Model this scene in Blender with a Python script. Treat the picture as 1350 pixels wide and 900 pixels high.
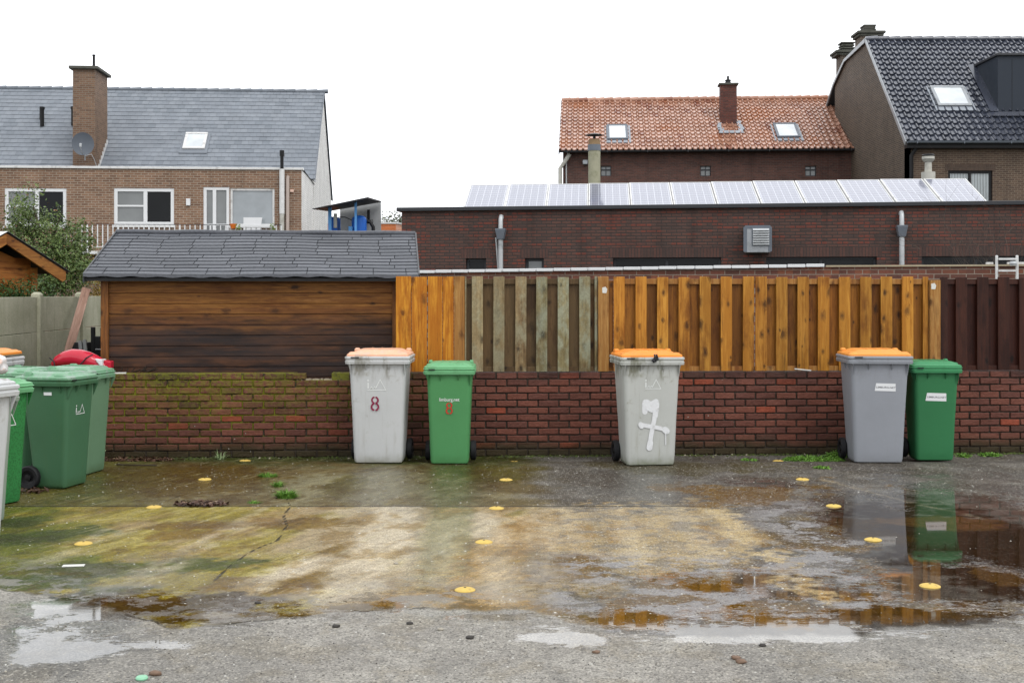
import bpy, bmesh, math, random
import numpy as np
from mathutils import Vector, Matrix, Euler
R = math.radians
random.seed(7)
S = bpy.context.scene
for o in list(bpy.data.objects): bpy.data.objects.remove(o)
COL = S.collection

# ------------------------------------------------------------------ camera, sky, sun
FPX, CX, HY, CH = 1600.0, 675.0, 385.0, 1.6      # focal length (px of the photo), centre column, horizon row, eye height
cam_d = bpy.data.cameras.new('camera'); cam = bpy.data.objects.new('camera', cam_d); COL.objects.link(cam)
cam.location = (0, 0, CH); cam.rotation_euler = (R(90), 0, 0)
cam_d.sensor_width = 36; cam_d.lens = 36*FPX/1350; cam_d.shift_y = -65/1350
cam_d.clip_end = 3000; cam_d.clip_start = .1
S.camera = cam
SUN_EL, SUN_AZ = 50, 145          # azimuth clockwise from +Y: behind the camera, to the right
w = bpy.data.worlds.new('World'); S.world = w; w.use_nodes = True
nt = w.node_tree; nt.nodes.clear()
sky = nt.nodes.new('ShaderNodeTexSky'); sky.sky_type = 'NISHITA'; sky.sun_disc = False
sky.sun_elevation = R(SUN_EL); sky.sun_rotation = R(SUN_AZ); sky.dust_density = 4; sky.air_density = 1.0
hs = nt.nodes.new('ShaderNodeHueSaturation'); hs.inputs['Saturation'].default_value = .12
tc = nt.nodes.new('ShaderNodeTexCoord'); mp = nt.nodes.new('ShaderNodeMapping'); mp.inputs['Scale'].default_value = (1, 1, 3)
nz = nt.nodes.new('ShaderNodeTexNoise'); nz.inputs['Scale'].default_value = 2.2; nz.inputs['Detail'].default_value = 5
cr = nt.nodes.new('ShaderNodeValToRGB')
cr.color_ramp.elements[0].position = .3; cr.color_ramp.elements[0].color = (11.4, 11.9, 12.6, 1)
cr.color_ramp.elements[1].position = .7; cr.color_ramp.elements[1].color = (14.0, 14.1, 14.3, 1)
mx = nt.nodes.new('ShaderNodeMix'); mx.data_type = 'RGBA'; mx.inputs[0].default_value = .9
bg = nt.nodes.new('ShaderNodeBackground'); bg.inputs['Strength'].default_value = .15
ow = nt.nodes.new('ShaderNodeOutputWorld')
L = nt.links.new
L(tc.outputs['Generated'], mp.inputs[0]); L(mp.outputs[0], nz.inputs['Vector']); L(nz.outputs[0], cr.inputs[0])
L(sky.outputs[0], hs.inputs['Color']); L(hs.outputs[0], mx.inputs[6]); L(cr.outputs[0], mx.inputs[7])
L(mx.outputs[2], bg.inputs[0]); L(bg.outputs[0], ow.inputs[0])
sd = bpy.data.lights.new('sun', 'SUN'); sd.energy = 1.5; sd.angle = R(25); sd.color = (1, .97, .92)
sun = bpy.data.objects.new('sun', sd); COL.objects.link(sun); sun.location = (0, -10, 30)
_d = Vector((math.sin(R(SUN_AZ))*math.cos(R(SUN_EL)), math.cos(R(SUN_AZ))*math.cos(R(SUN_EL)), math.sin(R(SUN_EL))))
sun.rotation_euler = _d.to_track_quat('Z', 'Y').to_euler()
S.view_settings.view_transform = 'Standard'; S.view_settings.look = 'None'
S.view_settings.exposure = 0.0; S.view_settings.gamma = 1; S.view_settings.use_curve_mapping = False
S.render.engine = 'CYCLES'

# ------------------------------------------------------------------ measuring helpers
def gy(py): return FPX*CH/(py-HY)                 # distance of a ground point seen on photo row py
def gp(px, py): y = gy(py); return ((px-CX)/FPX*y, y)
class Frame:
    """plan frame of a building: origin on its front line, u along the front, v away from the street"""
    def __init__(s, x, y, deg):
        s.x, s.y, s.a = x, y, R(deg); s.c, s.s = math.cos(s.a), math.sin(s.a)
    def u(s, px, v=0):
        k = (px-CX)/FPX
        ox, oy = s.x-s.s*v, s.y+s.c*v
        return (k*oy-ox)/(s.c-k*s.s)
    def Y(s, u, v=0): return s.y+s.s*u+s.c*v
    def z(s, px, py, v=0): return CH+(HY-py)*s.Y(s.u(px, v), v)/FPX
    def pt(s, u, v=0, z=0): return Vector((s.x+s.c*u-s.s*v, s.y+s.s*u+s.c*v, z))

# ------------------------------------------------------------------ mesh builder
class MB:
    def __init__(s): s.v, s.f, s.r, s.m = [], [], [], None
    def add(s, vs, fs, r=None):
        b = len(s.v); s.v += [tuple(p) for p in vs]
        r = random.random() if r is None else r
        for f in fs: s.f.append(tuple(b+i for i in f)); s.r.append(r)
        return s
    def box(s, x0, x1, y0, y1, z0, z1, r=None, M=None):
        vs = [(x0,y0,z0),(x1,y0,z0),(x1,y1,z0),(x0,y1,z0),(x0,y0,z1),(x1,y0,z1),(x1,y1,z1),(x0,y1,z1)]
        if M is not None: vs = [M @ Vector(p) for p in vs]
        return s.add(vs, [(0,3,2,1),(4,5,6,7),(0,1,5,4),(1,2,6,5),(2,3,7,6),(3,0,4,7)], r)
    def poly(s, pts, r=None): return s.add(pts, [tuple(range(len(pts)))], r)
    def loft(s, rings, cap0=True, cap1=True, r=None, closed=True):
        n = len(rings[0]); vs = [p for q in rings for p in q]; fs = []
        for i in range(len(rings)-1):
            for j in range(n if closed else n-1):
                a, b = i*n+j, i*n+(j+1) % n
                fs.append((a, b, b+n, a+n))
        if cap0: fs.append(tuple(reversed(range(n))))
        if cap1: fs.append(tuple(range((len(rings)-1)*n, len(rings)*n)))
        return s.add(vs, fs, r)
    def tube(s, pts, rad, n=8, r=None, caps=True):
        pts = [Vector(p) for p in pts]
        if not hasattr(rad, '__len__'): rad = [rad]*len(pts)
        rings = []; up = Vector((0,0,1))
        for i, p in enumerate(pts):
            t = (pts[min(i+1, len(pts)-1)]-pts[max(i-1, 0)]).normalized()
            a = t.cross(up if abs(t.z) < .95 else Vector((1,0,0))).normalized()
            if rings:
                a = (pa - t*pa.dot(t)).normalized() if (pa - t*pa.dot(t)).length > 1e-4 else a
            pa = a; b = t.cross(a)
            rings.append([p+a*math.cos(2*math.pi*k/n)*rad[i]+b*math.sin(2*math.pi*k/n)*rad[i] for k in range(n)])
        return s.loft(rings, caps, caps, r)
    def lathe(s, prof, c=(0,0,0), n=20, r=None):
        rings = [[(c[0]+q*math.cos(2*math.pi*k/n), c[1]+q*math.sin(2*math.pi*k/n), c[2]+z) for k in range(n)] for q, z in prof]
        return s.loft(rings, True, True, r)
    def prism(s, poly, t0, t1, ax='y', r=None):
        """2-D outline (a,b) extruded along ax from t0 to t1"""
        f = {'y': lambda a,b,t: (a,t,b), 'x': lambda a,b,t: (t,a,b), 'z': lambda a,b,t: (a,b,t)}[ax]
        return s.loft([[f(a,b,t0) for a,b in poly], [f(a,b,t1) for a,b in poly]], r=r)
    def build(s, name, mat, parent=None, loc=None, rot=None, bevel=0, smooth=None, seg=2):
        me = bpy.data.meshes.new(name); me.from_pydata(s.v, [], s.f)
        if s.r:
            at = me.attributes.new('rnd', 'FLOAT', 'FACE'); at.data.foreach_set('value', s.r)
        bm = bmesh.new(); bm.from_mesh(me)
        if len(bm.faces) < 60000: bmesh.ops.recalc_face_normals(bm, faces=bm.faces)
        bm.to_mesh(me); bm.free()
        me.materials.append(mat)
        if smooth is not None:
            me.polygons.foreach_set('use_smooth', [True]*len(me.polygons)); me.set_sharp_from_angle(angle=R(smooth))
        o = bpy.data.objects.new(name, me); COL.objects.link(o)
        if parent is not None: o.parent = parent
        if loc is not None: o.location = loc
        if rot is not None: o.rotation_euler = rot
        if bevel:
            b = o.modifiers.new('bevel', 'BEVEL'); b.width = bevel; b.segments = seg; b.limit_method = 'ANGLE'; b.angle_limit = R(40)
        return o
def tag(o, label=None, cat=None, group=None, kind=None):
    if label: o['label'] = label
    if cat: o['category'] = cat
    if group: o['group'] = group
    if kind: o['kind'] = kind
    return o
def empty(name, loc=(0,0,0), rz=0):
    o = bpy.data.objects.new(name, None); COL.objects.link(o); o.location = loc; o.rotation_euler = (0,0,rz)
    o.empty_display_size = .1; return o
def froot(name, fr, label, cat, group=None):
    o = empty(name, (fr.x, fr.y, 0), fr.a); return tag(o, label, cat, group)
def copy_tree(o, parent=None):
    c = o.copy(); COL.objects.link(c); c.parent = parent
    for ch in [q for q in bpy.data.objects if q.parent == o]: copy_tree(ch, c)
    return c
def rrect(wd, dp, rad, z, n=5, cx=0, cy=0):
    pts = []
    for q, (sx, sy) in enumerate(((1,-1),(1,1),(-1,1),(-1,-1))):
        for k in range(n):
            a = R(-90+90*q+90*k/(n-1))
            pts.append((cx+sx*(wd/2-rad)+rad*math.cos(a), cy+sy*(dp/2-rad)+rad*math.sin(a), z))
    return pts
def holes_wall(mb, u0, u1, z0, z1, holes, v=0, depth=.12, r=.5, T=None):
    """front skin of a wall in the plane v with rectangular openings and their reveals"""
    T = T or (lambda a, b, c: (a, b, c))
    us = sorted(set([u0, u1]+[h[0] for h in holes]+[h[1] for h in holes])); zs = sorted(set([z0, z1]+[h[2] for h in holes]+[h[3] for h in holes]))
    us = [a for a in us if u0 <= a <= u1]; zs = [a for a in zs if z0 <= a <= z1]
    for a, b in zip(us, us[1:]):
        for c, d in zip(zs, zs[1:]):
            m, n = (a+b)/2, (c+d)/2
            if any(h[0] < m < h[1] and h[2] < n < h[3] for h in holes): continue
            mb.poly([T(a,v,c), T(b,v,c), T(b,v,d), T(a,v,d)], r)
    for a, b, c, d in holes:
        e = v+depth
        mb.poly([T(a,v,c), T(a,e,c), T(a,e,d), T(a,v,d)], r); mb.poly([T(b,e,c), T(b,v,c), T(b,v,d), T(b,e,d)], r)
        mb.poly([T(a,v,d), T(a,e,d), T(b,e,d), T(b,v,d)], r); mb.poly([T(a,e,c), T(a,v,c), T(b,v,c), T(b,e,c)], r)

# ------------------------------------------------------------------ materials
WET = .70            # everything is rain-soaked: true colours are darker than dry ones
class G:
    def __init__(s, name):
        s.mat = bpy.data.materials.new(name); s.mat.use_nodes = True; s.n = s.mat.node_tree.nodes; s.l = s.mat.node_tree.links
        s.p = s.n['Principled BSDF']; s._co = None
    def N(s, t, **kw):
        n = s.n.new('ShaderNode'+t)
        for k, v in kw.items(): setattr(n, k, v)
        return n
    def put(s, sock, v):
        if isinstance(v, bpy.types.NodeSocket): s.l.new(v, sock)
        elif isinstance(v, (tuple, list)) and len(v) == 3 and sock.type == 'RGBA': sock.default_value = (*v, 1)
        else: sock.default_value = v
    def co(s): 
        if s._co is None: s._co = s.N('TexCoord').outputs['Object']
        return s._co
    def map(s, sc=(1,1,1), loc=None, v=None, rot=(0,0,0)):
        m = s.N('Mapping'); s.put(m.inputs[0], v or s.co()); m.inputs['Scale'].default_value = sc; m.inputs['Rotation'].default_value = rot
        if loc is not None: s.put(m.inputs['Location'], loc)
        return m.outputs[0]
    def noise(s, scale=5, detail=4, v=None, rough=.55, dist=0):
        n = s.N('TexNoise'); s.put(n.inputs['Vector'], v or s.co()); n.inputs['Scale'].default_value = scale
        n.inputs['Detail'].default_value = detail; n.inputs['Roughness'].default_value = rough; n.inputs['Distortion'].default_value = dist
        return n.outputs[0]
    def vor(s, scale=5, v=None, out='Distance', rnd=1, feature='F1'):
        n = s.N('TexVoronoi'); n.feature = feature; s.put(n.inputs['Vector'], v or s.co()); n.inputs['Scale'].default_value = scale; n.inputs['Randomness'].default_value = rnd
        return n.outputs[out]
    def math(s, op, a, b=0, c=None, clamp=False):
        n = s.N('Math', operation=op); n.use_clamp = clamp; s.put(n.inputs[0], a); s.put(n.inputs[1], b)
        if c is not None: s.put(n.inputs[2], c)
        return n.outputs[0]
    def step(s, x, a, b, lo=0., hi=1.):
        n = s.N('MapRange'); n.interpolation_type = 'SMOOTHSTEP'; s.put(n.inputs[0], x)
        for i, q in enumerate((a, b, lo, hi)): s.put(n.inputs[i+1], q)
        return n.outputs[0]
    def mix(s, f, a, b, mode='MIX'):
        n = s.N('Mix', data_type='RGBA', blend_type=mode); s.put(n.inputs[0], f); s.put(n.inputs[6], a); s.put(n.inputs[7], b); return n.outputs[2]
    def mul(s, c, f):           # colour times value
        n = s.N('VectorMath', operation='SCALE'); s.put(n.inputs[0], c); s.put(n.inputs['Scale'], f); return n.outputs[0]
    def attr(s, name, col=False): n = s.N('Attribute'); n.attribute_name = name; return n.outputs['Color' if col else 'Fac']
    def rand(s): return s.N('ObjectInfo').outputs['Random']
    def sep(s, v=None): n = s.N('SeparateXYZ'); s.put(n.inputs[0], v or s.co()); return n.outputs
    def comb(s, x, y, z=0.): n = s.N('CombineXYZ'); [s.put(n.inputs[i], q) for i, q in enumerate((x,y,z))]; return n.outputs[0]
    def bump(s, h, dist=.01, st=1., prev=None):
        n = s.N('Bump'); s.put(n.inputs['Height'], h); n.inputs['Distance'].default_value = dist; s.put(n.inputs['Strength'], st)
        if prev: s.put(n.inputs['Normal'], prev)
        return n.outputs[0]
    def out(s, col, rough=.6, nrm=None, **kw):
        s.put(s.p.inputs['Base Color'], s.mul(col, WET)); s.put(s.p.inputs['Roughness'], rough)
        if nrm: s.put(s.p.inputs['Normal'], nrm)
        s.p.inputs['Specular IOR Level'].default_value = .18
        for k, v in kw.items(): s.put(s.p.inputs[k.replace('_', ' ')], v)
        return s.mat
def plain(name, col, rough=.5, var=.12, sc=6, metal=0., dirt=None, bumpd=0.002, **kw):
    g = G(name); n = g.noise(sc, 6); f = g.math('MULTIPLY_ADD', n, 2*var, 1-var)
    c = g.mul(col, f)
    if dirt: c = g.mix(g.step(g.noise(sc*.6, 8, rough=.7), .5, .72), c, dirt)
    return g.out(c, g.math('MULTIPLY_ADD', g.noise(sc*2, 3), .2, rough-.1), g.bump(g.noise(sc*12, 3), bumpd, .4), Metallic=metal, **kw)

def brick_mat(name, c1, c2, mortar, bw=.21, rh=.075, ms=.009, c3=None, swap=False, wetdark=.0, rough=.7, patch=None, streak=0):
    g = G(name); x, y, z = g.sep(); u = g.math('ADD', x, y)
    vec = g.comb(z, u, 0.) if swap else g.comb(u, z, 0.)
    b = g.N('TexBrick'); g.put(b.inputs['Vector'], vec); b.offset = 0 if swap else .5
    b.inputs['Scale'].default_value = 1; b.inputs['Brick Width'].default_value = bw; b.inputs['Row Height'].default_value = rh
    b.inputs['Mortar Size'].default_value = ms; b.inputs['Mortar Smooth'].default_value = .2; b.inputs['Bias'].default_value = -.1
    for k, c in (('Color1', c1), ('Color2', c2), ('Mortar', mortar)): b.inputs[k].default_value = (*c, 1)
    col = b.outputs[0]; fac = b.outputs[1]
    if c3:                       # odd bricks of a third colour, chosen per brick cell, clustered in places
        row = g.math('FLOOR', g.math('DIVIDE', z, rh)); odd = g.math('MULTIPLY', g.math('MODULO', g.math('ABSOLUTE', row), 2.), .5)
        cell = g.math('FLOOR', g.math('ADD', g.math('DIVIDE', u, bw), odd))
        wn = g.N('TexWhiteNoise', noise_dimensions='2D'); g.put(wn.inputs['Vector'], g.comb(cell, row, 0.))
        cl = g.noise(.55, 3, g.map((1,1,3.)))
        m = g.math('MULTIPLY', g.step(g.math('ADD', wn.outputs[0], g.math('MULTIPLY', cl, 1.2)), 1.20, 1.5), g.math('SUBTRACT', 1., fac))
        col = g.mix(g.math('MULTIPLY', m, .85), col, c3)
    col = g.mul(col, g.math('MULTIPLY_ADD', g.noise(1.1, 6, rough=.65), .7, .65))
    col = g.mul(col, g.math('MULTIPLY_ADD', g.noise(30, 3), .5, .75))
    if streak: col = g.mul(col, g.math('SUBTRACT', 1., g.math('MULTIPLY', g.step(g.noise(1, 5, g.map((3.,3.,.35))), .5, .75), streak)))
    if patch: col = g.mix(g.step(g.noise(.5, 5), .5, .68), col, patch)
    return g.out(col, rough, g.bump(g.math('SUBTRACT', g.math('MULTIPLY', g.noise(40, 2), .4), fac), .008, .7))

def wood_mat(name, light, mid, dark, axis='z', rough=.5, knots=.8, vary=.35, lichen=None, wear=0):
    g = G(name); rnd = g.rand(); off = g.comb(g.math('MULTIPLY', rnd, 37.), g.math('MULTIPLY', rnd, 11.), g.math('MULTIPLY', rnd, 91.))
    sc = (1,1,.06) if axis == 'z' else (.06,1,1)
    vm = g.map(sc, off)
    kx = g.map((1,1,.55) if axis == 'z' else (.55,1,1), off); kq = g.sep(kx)
    v2 = g.N('TexVoronoi', voronoi_dimensions='2D'); g.put(v2.inputs['Vector'], g.comb(kq[0], kq[2], 0.)); v2.inputs['Scale'].default_value = 7.5
    kcs = g.sep(v2.outputs['Color']); kd = g.math('ADD', g.math('DIVIDE', v2.outputs['Distance'], g.math('MULTIPLY_ADD', kcs[1], 1.1, .35)), g.math('MULTIPLY', g.noise(34, 4, v=g.map((1,1,.5) if axis == 'z' else (.5,1,1), off)), .34)); knot = g.step(kd, .20, .46, 1., 0.)
    ksel = g.math('GREATER_THAN', kcs[0], 1-knots*.5); knot = g.math('MULTIPLY', knot, ksel)
    core = g.math('MULTIPLY', g.math('MULTIPLY', g.step(kd, .20, .30, 1., 0.), ksel), g.math('MULTIPLY_ADD', kcs[2], .8, .1))
    warp = g.N('VectorMath', operation='ADD'); g.put(warp.inputs[0], vm); g.put(warp.inputs[1], g.mul(g.comb(knot, knot, 0.), .035))
    gr = g.noise(60, 5, warp.outputs[0], .7, .3); gr2 = g.noise(14, 4, vm)
    c = g.mix(g.step(gr, .36, .60), mid, light); c = g.mix(g.step(gr2, .45, .62, 0., .8), c, mid)
    c = g.mix(g.step(g.noise(34, 4, vm, .7), .56, .70, 0., .55), c, dark)
    fl = g.noise(6, 4, g.map((1,1,.6) if axis == 'z' else (.6,1,1), off))
    c = g.mix(g.step(fl, .55, .8, 0., .75), c, mid)
    c = g.mix(g.math('MULTIPLY', knot, .7), c, dark); c = g.mix(g.math('MULTIPLY', core, .8), c, (dark[0]*.35, dark[1]*.35, dark[2]*.35))
    r2 = g.math('FRACT', g.math('MULTIPLY', rnd, 7.31)); c = g.mix(g.math('MULTIPLY', r2, .45), c, g.mix(1., c, (.95,.72,.50), 'MULTIPLY'))
    c = g.mix(g.step(g.noise(3.2, 5, g.map((1,1,.35) if axis == 'z' else (.35,1,1), off), .7), .50, .66, 0., .85), c, g.mix(1., c, (.50,.40,.34), 'MULTIPLY'))
    if lichen:
        ln = g.noise(7, 7, g.map((1,1,.6), off), .7); c = g.mix(g.step(ln, .4, .62, 0., .85), c, lichen)
        c = g.mul(c, g.math('MULTIPLY_ADD', g.noise(60, 3), .8, .6))
    c = g.mul(c, g.math('MULTIPLY_ADD', rnd, vary, 1-vary*.5))
    return g, c, g.out(c, g.math('MULTIPLY_ADD', gr2, .25, rough-.12), g.bump(gr, .003, .5))

M = {}
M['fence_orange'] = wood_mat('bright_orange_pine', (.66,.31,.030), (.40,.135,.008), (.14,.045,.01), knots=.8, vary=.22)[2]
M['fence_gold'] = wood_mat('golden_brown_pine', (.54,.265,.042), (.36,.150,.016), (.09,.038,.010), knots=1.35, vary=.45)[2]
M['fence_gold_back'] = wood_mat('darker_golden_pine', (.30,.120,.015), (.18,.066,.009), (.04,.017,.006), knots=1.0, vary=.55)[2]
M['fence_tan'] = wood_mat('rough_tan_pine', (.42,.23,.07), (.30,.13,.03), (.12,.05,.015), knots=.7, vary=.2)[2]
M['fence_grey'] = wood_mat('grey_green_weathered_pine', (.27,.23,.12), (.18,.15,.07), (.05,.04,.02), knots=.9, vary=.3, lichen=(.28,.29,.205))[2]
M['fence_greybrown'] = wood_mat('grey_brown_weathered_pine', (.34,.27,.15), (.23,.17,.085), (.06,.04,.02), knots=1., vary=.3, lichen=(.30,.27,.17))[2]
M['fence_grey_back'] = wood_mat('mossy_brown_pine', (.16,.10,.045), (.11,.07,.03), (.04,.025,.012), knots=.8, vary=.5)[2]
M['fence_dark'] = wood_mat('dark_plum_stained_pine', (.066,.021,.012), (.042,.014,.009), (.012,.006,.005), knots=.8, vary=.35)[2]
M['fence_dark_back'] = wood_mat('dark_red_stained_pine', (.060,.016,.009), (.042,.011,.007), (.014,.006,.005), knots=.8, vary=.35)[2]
M['plank'] = wood_mat('old_pink_brown_timber', (.34,.22,.17), (.24,.14,.10), (.08,.04,.03), axis='z', knots=.5)[2]
M['barge'] = wood_mat('orange_stained_timber', (.42,.19,.045), (.28,.11,.025), (.10,.04,.01), axis='x', knots=.8)[2]

def shed_wall_mat():
    g, c, m = wood_mat('weathered_shed_boards', (.36,.155,.032), (.19,.068,.014), (.04,.016,.007), axis='x', knots=.7, vary=0)
    x, y, z = g.sep()
    row = g.math('FLOOR', g.math('DIVIDE', g.math('SUBTRACT', z, .82), .1075))
    wn = g.N('TexWhiteNoise', noise_dimensions='1D'); g.put(wn.inputs['W'], row)
    h = g.math('ADD', g.math('ADD', z, g.math('MULTIPLY', g.math('ADD', g.noise(1.6, 6, g.map((.4,1,1.6)), .65), g.math('MULTIPLY', g.noise(11, 7, g.map((.3,1,2.2)), .75), .8)), .50)), g.math('MULTIPLY', wn.outputs[0], .12))
    dk = g.step(h, 1.66, 2.06, 1., .14)                       # damp, blackened lower boards
    tone = g.mix(g.step(g.noise(5, 7, g.map((.25,1,2.5)), .75), .38, .62), (.020,.011,.008), (.19,.074,.028))
    grey = g.math('MULTIPLY', g.step(z, 1.20, 1.30, 1., 0.), g.step(g.noise(3, 5, g.map((.3,1,2))), .35, .6, .2, .8))
    tone = g.mix(g.math('MULTIPLY', g.step(z, 1.2, 1.5, .75, 0.), g.step(g.noise(2.2, 6, g.map((.5,1,1.4)), .7), .4, .6, .3, 1.)), tone, (.020,.013,.012)); tone = g.mix(g.math('MULTIPLY', grey, .75), tone, (.036,.028,.028))
    c2 = g.mix(dk, c, tone)
    sp = g.math('MULTIPLY', g.step(g.noise(12, 8, g.map((.22,1,2.2)), .8), .54, .62), g.math('MULTIPLY', g.step(z, 1.38, 1.5), g.step(z, 1.62, 1.5)))
    c2 = g.mix(g.math('MULTIPLY', sp, .6), c2, (.42,.20,.06))
    g.put(g.p.inputs['Base Color'], g.mul(c2, WET)); return g.mat
M['shed_wall'] = shed_wall_mat()
M['shed_post'] = wood_mat('dark_brown_corner_board', (.24,.10,.025), (.13,.055,.018), (.04,.018,.01), knots=.5)[2]

M['brick_red_dark'] = brick_mat('dark_red_flat_building_brick', (.120,.060,.047), (.072,.048,.042), (.052,.043,.039), bw=.21, rh=.066, c3=(.18,.050,.034), ms=.011, streak=.35)
M['brick_soldier'] = brick_mat('dark_red_soldier_brick', (.105,.052,.042), (.062,.042,.037), (.046,.039,.036), bw=.21, rh=.065, swap=True, ms=.007)
M['brick_tan'] = brick_mat('tan_brown_house_brick', (.27,.155,.098), (.16,.088,.058), (.38,.32,.25), bw=.22, rh=.075, ms=.010, streak=.2)
M['brick_mid'] = brick_mat('red_brown_house_brick', (.135,.060,.046), (.080,.042,.036), (.115,.088,.075), bw=.21, rh=.066, ms=.008, streak=.3)
M['brick_brown'] = brick_mat('brown_grey_gable_brick', (.125,.082,.056), (.075,.048,.036), (.20,.16,.12), bw=.21, rh=.068, ms=.009, streak=.25)
M['brick_darkside'] = brick_mat('dark_brown_gable_brick', (.105,.074,.054), (.056,.041,.033), (.22,.18,.14), bw=.21, rh=.068, ms=.009, streak=.25)
M['brick_white'] = brick_mat('white_painted_brick', (.86,.85,.82), (.80,.79,.77), (.60,.59,.57), bw=.21, rh=.072, ms=.008, rough=.6)
M['brick_low'] = brick_mat('red_brown_garage_brick', (.20,.075,.050), (.11,.050,.038), (.30,.25,.20), bw=.21, rh=.066, ms=.006, c3=(.25,.09,.05))
M['brick_chim'] = brick_mat('tan_chimney_brick', (.25,.150,.095), (.15,.088,.058), (.24,.20,.16), bw=.21, rh=.072, ms=.009, streak=.3)
M['brick_chim_r'] = brick_mat('red_chimney_brick', (.16,.052,.038), (.09,.036,.030), (.10,.07,.06), bw=.21, rh=.072, ms=.009, streak=.3)
M['orange_block'] = brick_mat('orange_cladding', (.62,.20,.075), (.56,.17,.06), (.50,.20,.10), bw=2.0, rh=.10, ms=.012)
M['orange_block_side'] = brick_mat('pale_orange_cladding', (.75,.42,.30), (.72,.38,.26), (.6,.35,.25), bw=2.0, rh=.10, ms=.012)

M['white'] = plain('white_painted_frame', (.78,.79,.80), .4, .04)
M['white_trim'] = plain('weathered_white_trim', (.72,.72,.71), .45, .12, 9, dirt=(.36,.35,.33))
M['dark_trim'] = plain('dark_grey_metal_trim', (.045,.047,.052), .4, .15, 4)
M['black'] = plain('black_plastic', (.012,.012,.013), .45, .2)
M['black_metal'] = plain('sooty_black_metal', (.025,.025,.027), .5, .2)
M['rubber'] = plain('black_rubber', (.016,.016,.018), .6, .25, 20)
M['zinc'] = plain('zinc_grey_metal', (.38,.40,.42), .38, .18, 6, metal=.35, dirt=(.22,.23,.24))
M['zinc_pale'] = plain('pale_galvanised_metal', (.52,.54,.55), .4, .14, 5, metal=.2, dirt=(.33,.35,.36))
M['zinc_dark'] = plain('blue_grey_metal', (.15,.17,.20), .4, .15, 5)
M['fibre'] = plain('mossy_fibre_cement', (.36,.35,.25), .85, .25, 5, dirt=(.22,.22,.13))
M['fibre_pale'] = plain('pale_fibre_cement', (.52,.51,.46), .85, .2, 5, dirt=(.34,.33,.28))
M['conc_cap'] = plain('dark_mossy_concrete_cap', (.10,.10,.085), .8, .3, 6, dirt=(.05,.055,.04))
M['tan_cap'] = plain('tan_capstone', (.42,.35,.24), .8, .2, 8)
M['blue'] = plain('bright_blue_paint', (.015,.13,.55), .4, .15)
M['lightblue'] = plain('light_blue_paint', (.12,.36,.75), .4, .15)
M['panelgrey'] = plain('grey_render_panel', (.40,.41,.41), .7, .2, 2.5, dirt=(.28,.28,.27))
M['dormer'] = plain('dark_slate_blue_cladding', (.028,.036,.050), .45, .08, 2)
M['lead'] = plain('silvery_lead_flashing', (.34,.37,.41), .45, .3, 9, dirt=(.18,.20,.22))

def glass_mat(name, col, rough=.04, spec=.5, curtain=None):
    g = G(name); c = g.mul(col, g.math('MULTIPLY_ADD', g.noise(1.2, 4), .9, .55))
    if curtain:
        wv = g.N('TexWave', wave_type='BANDS', bands_direction='X'); g.put(wv.inputs['Vector'], g.co()); wv.inputs['Scale'].default_value = curtain; wv.inputs['Distortion'].default_value = .6
        c = g.mul(c, g.math('MULTIPLY_ADD', wv.outputs[1], .5, .6))
    return g.out(c, rough, None, **{'Specular_IOR_Level': spec})
M['glass_dark'] = glass_mat('dark_window_glass', (.008,.009,.010), .04, .15)
M['glass_grey'] = glass_mat('grey_net_curtain_glass', (.19,.20,.20))
M['glass_blue'] = glass_mat('grey_reflecting_glass', (.33,.36,.38))
M['glass_curtain'] = glass_mat('glass_with_pale_blinds', (.36,.40,.41), curtain=3.2)
M['glass_sky'] = glass_mat('skylight_glass', (.60,.64,.66), .05, .9)

def roof_mat(name, cols, rough=.4, patch=None, dark=None, coat=0., spk=.25, metal=0.):
    g = G(name); r = g.attr('rnd'); c = g.mix(g.step(r, .2, .8), cols[0], cols[1])
    c = g.mix(g.step(r, .86, .95), c, cols[2])
    c = g.mul(c, g.math('MULTIPLY_ADD', g.noise(1.3, 6, rough=.65), .6, .7))
    c = g.mul(c, g.math('MULTIPLY_ADD', g.noise(35, 4), spk*2, 1-spk))
    if patch: c = g.mix(g.step(g.noise(.45, 5, rough=.6), .52, .66), c, patch)
    return g.out(c, rough, g.bump(g.noise(50, 3), .003, .5), Coat_Weight=coat, Coat_Roughness=.16, Metallic=metal)
M['slate'] = roof_mat('blue_grey_slate', ((.200,.222,.252), (.228,.250,.280), (.178,.20,.228)), .45, spk=.12)
M['tile_orange'] = roof_mat('wet_orange_pantiles', ((.40,.20,.13), (.50,.285,.205), (.27,.105,.065)), .30, patch=(.43,.18,.09), coat=.5)
M['tile_black'] = roof_mat('glazed_black_pantiles', ((.036,.042,.062), (.055,.062,.085), (.026,.030,.045)), .22, coat=.9, spk=.1)
M['shingle'] = roof_mat('dark_grey_bitumen_shingle', ((.092,.098,.112), (.112,.118,.134), (.078,.083,.096)), .55, spk=.4)

def solar_mat():
    g = G('pale_sky_reflecting_solar_cells'); x, y, z = g.sep()
    def line(c, per, wd, off=0.):
        f = g.math('FRACT', g.math('ADD', g.math('DIVIDE', c, per), off)); f = g.math('ABSOLUTE', g.math('SUBTRACT', f, .5))
        return g.math('GREATER_THAN', f, .5-wd/per/2)
    cells = g.math('MAXIMUM', line(x, .158, .006, .5), line(y, .158, .006, .5)); bus = line(x, .0527, .0035, .25)
    c = g.mix(g.noise(14, 3), (.15,.16,.22), (.20,.21,.275)); c = g.mix(g.math('MULTIPLY', bus, .55), c, (.40,.42,.52)); c = g.mix(g.math('MULTIPLY', cells, .9), c, (.75,.77,.85))
    return g.out(c, .18, None, Coat_Weight=.55, Coat_Roughness=.06, Specular_IOR_Level=.35)
M['solar'] = solar_mat()
M['solar_white'] = plain('snow_bright_flat_panel_glass', (.62,.64,.68), .12, .05, Coat_Weight=.6)
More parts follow.
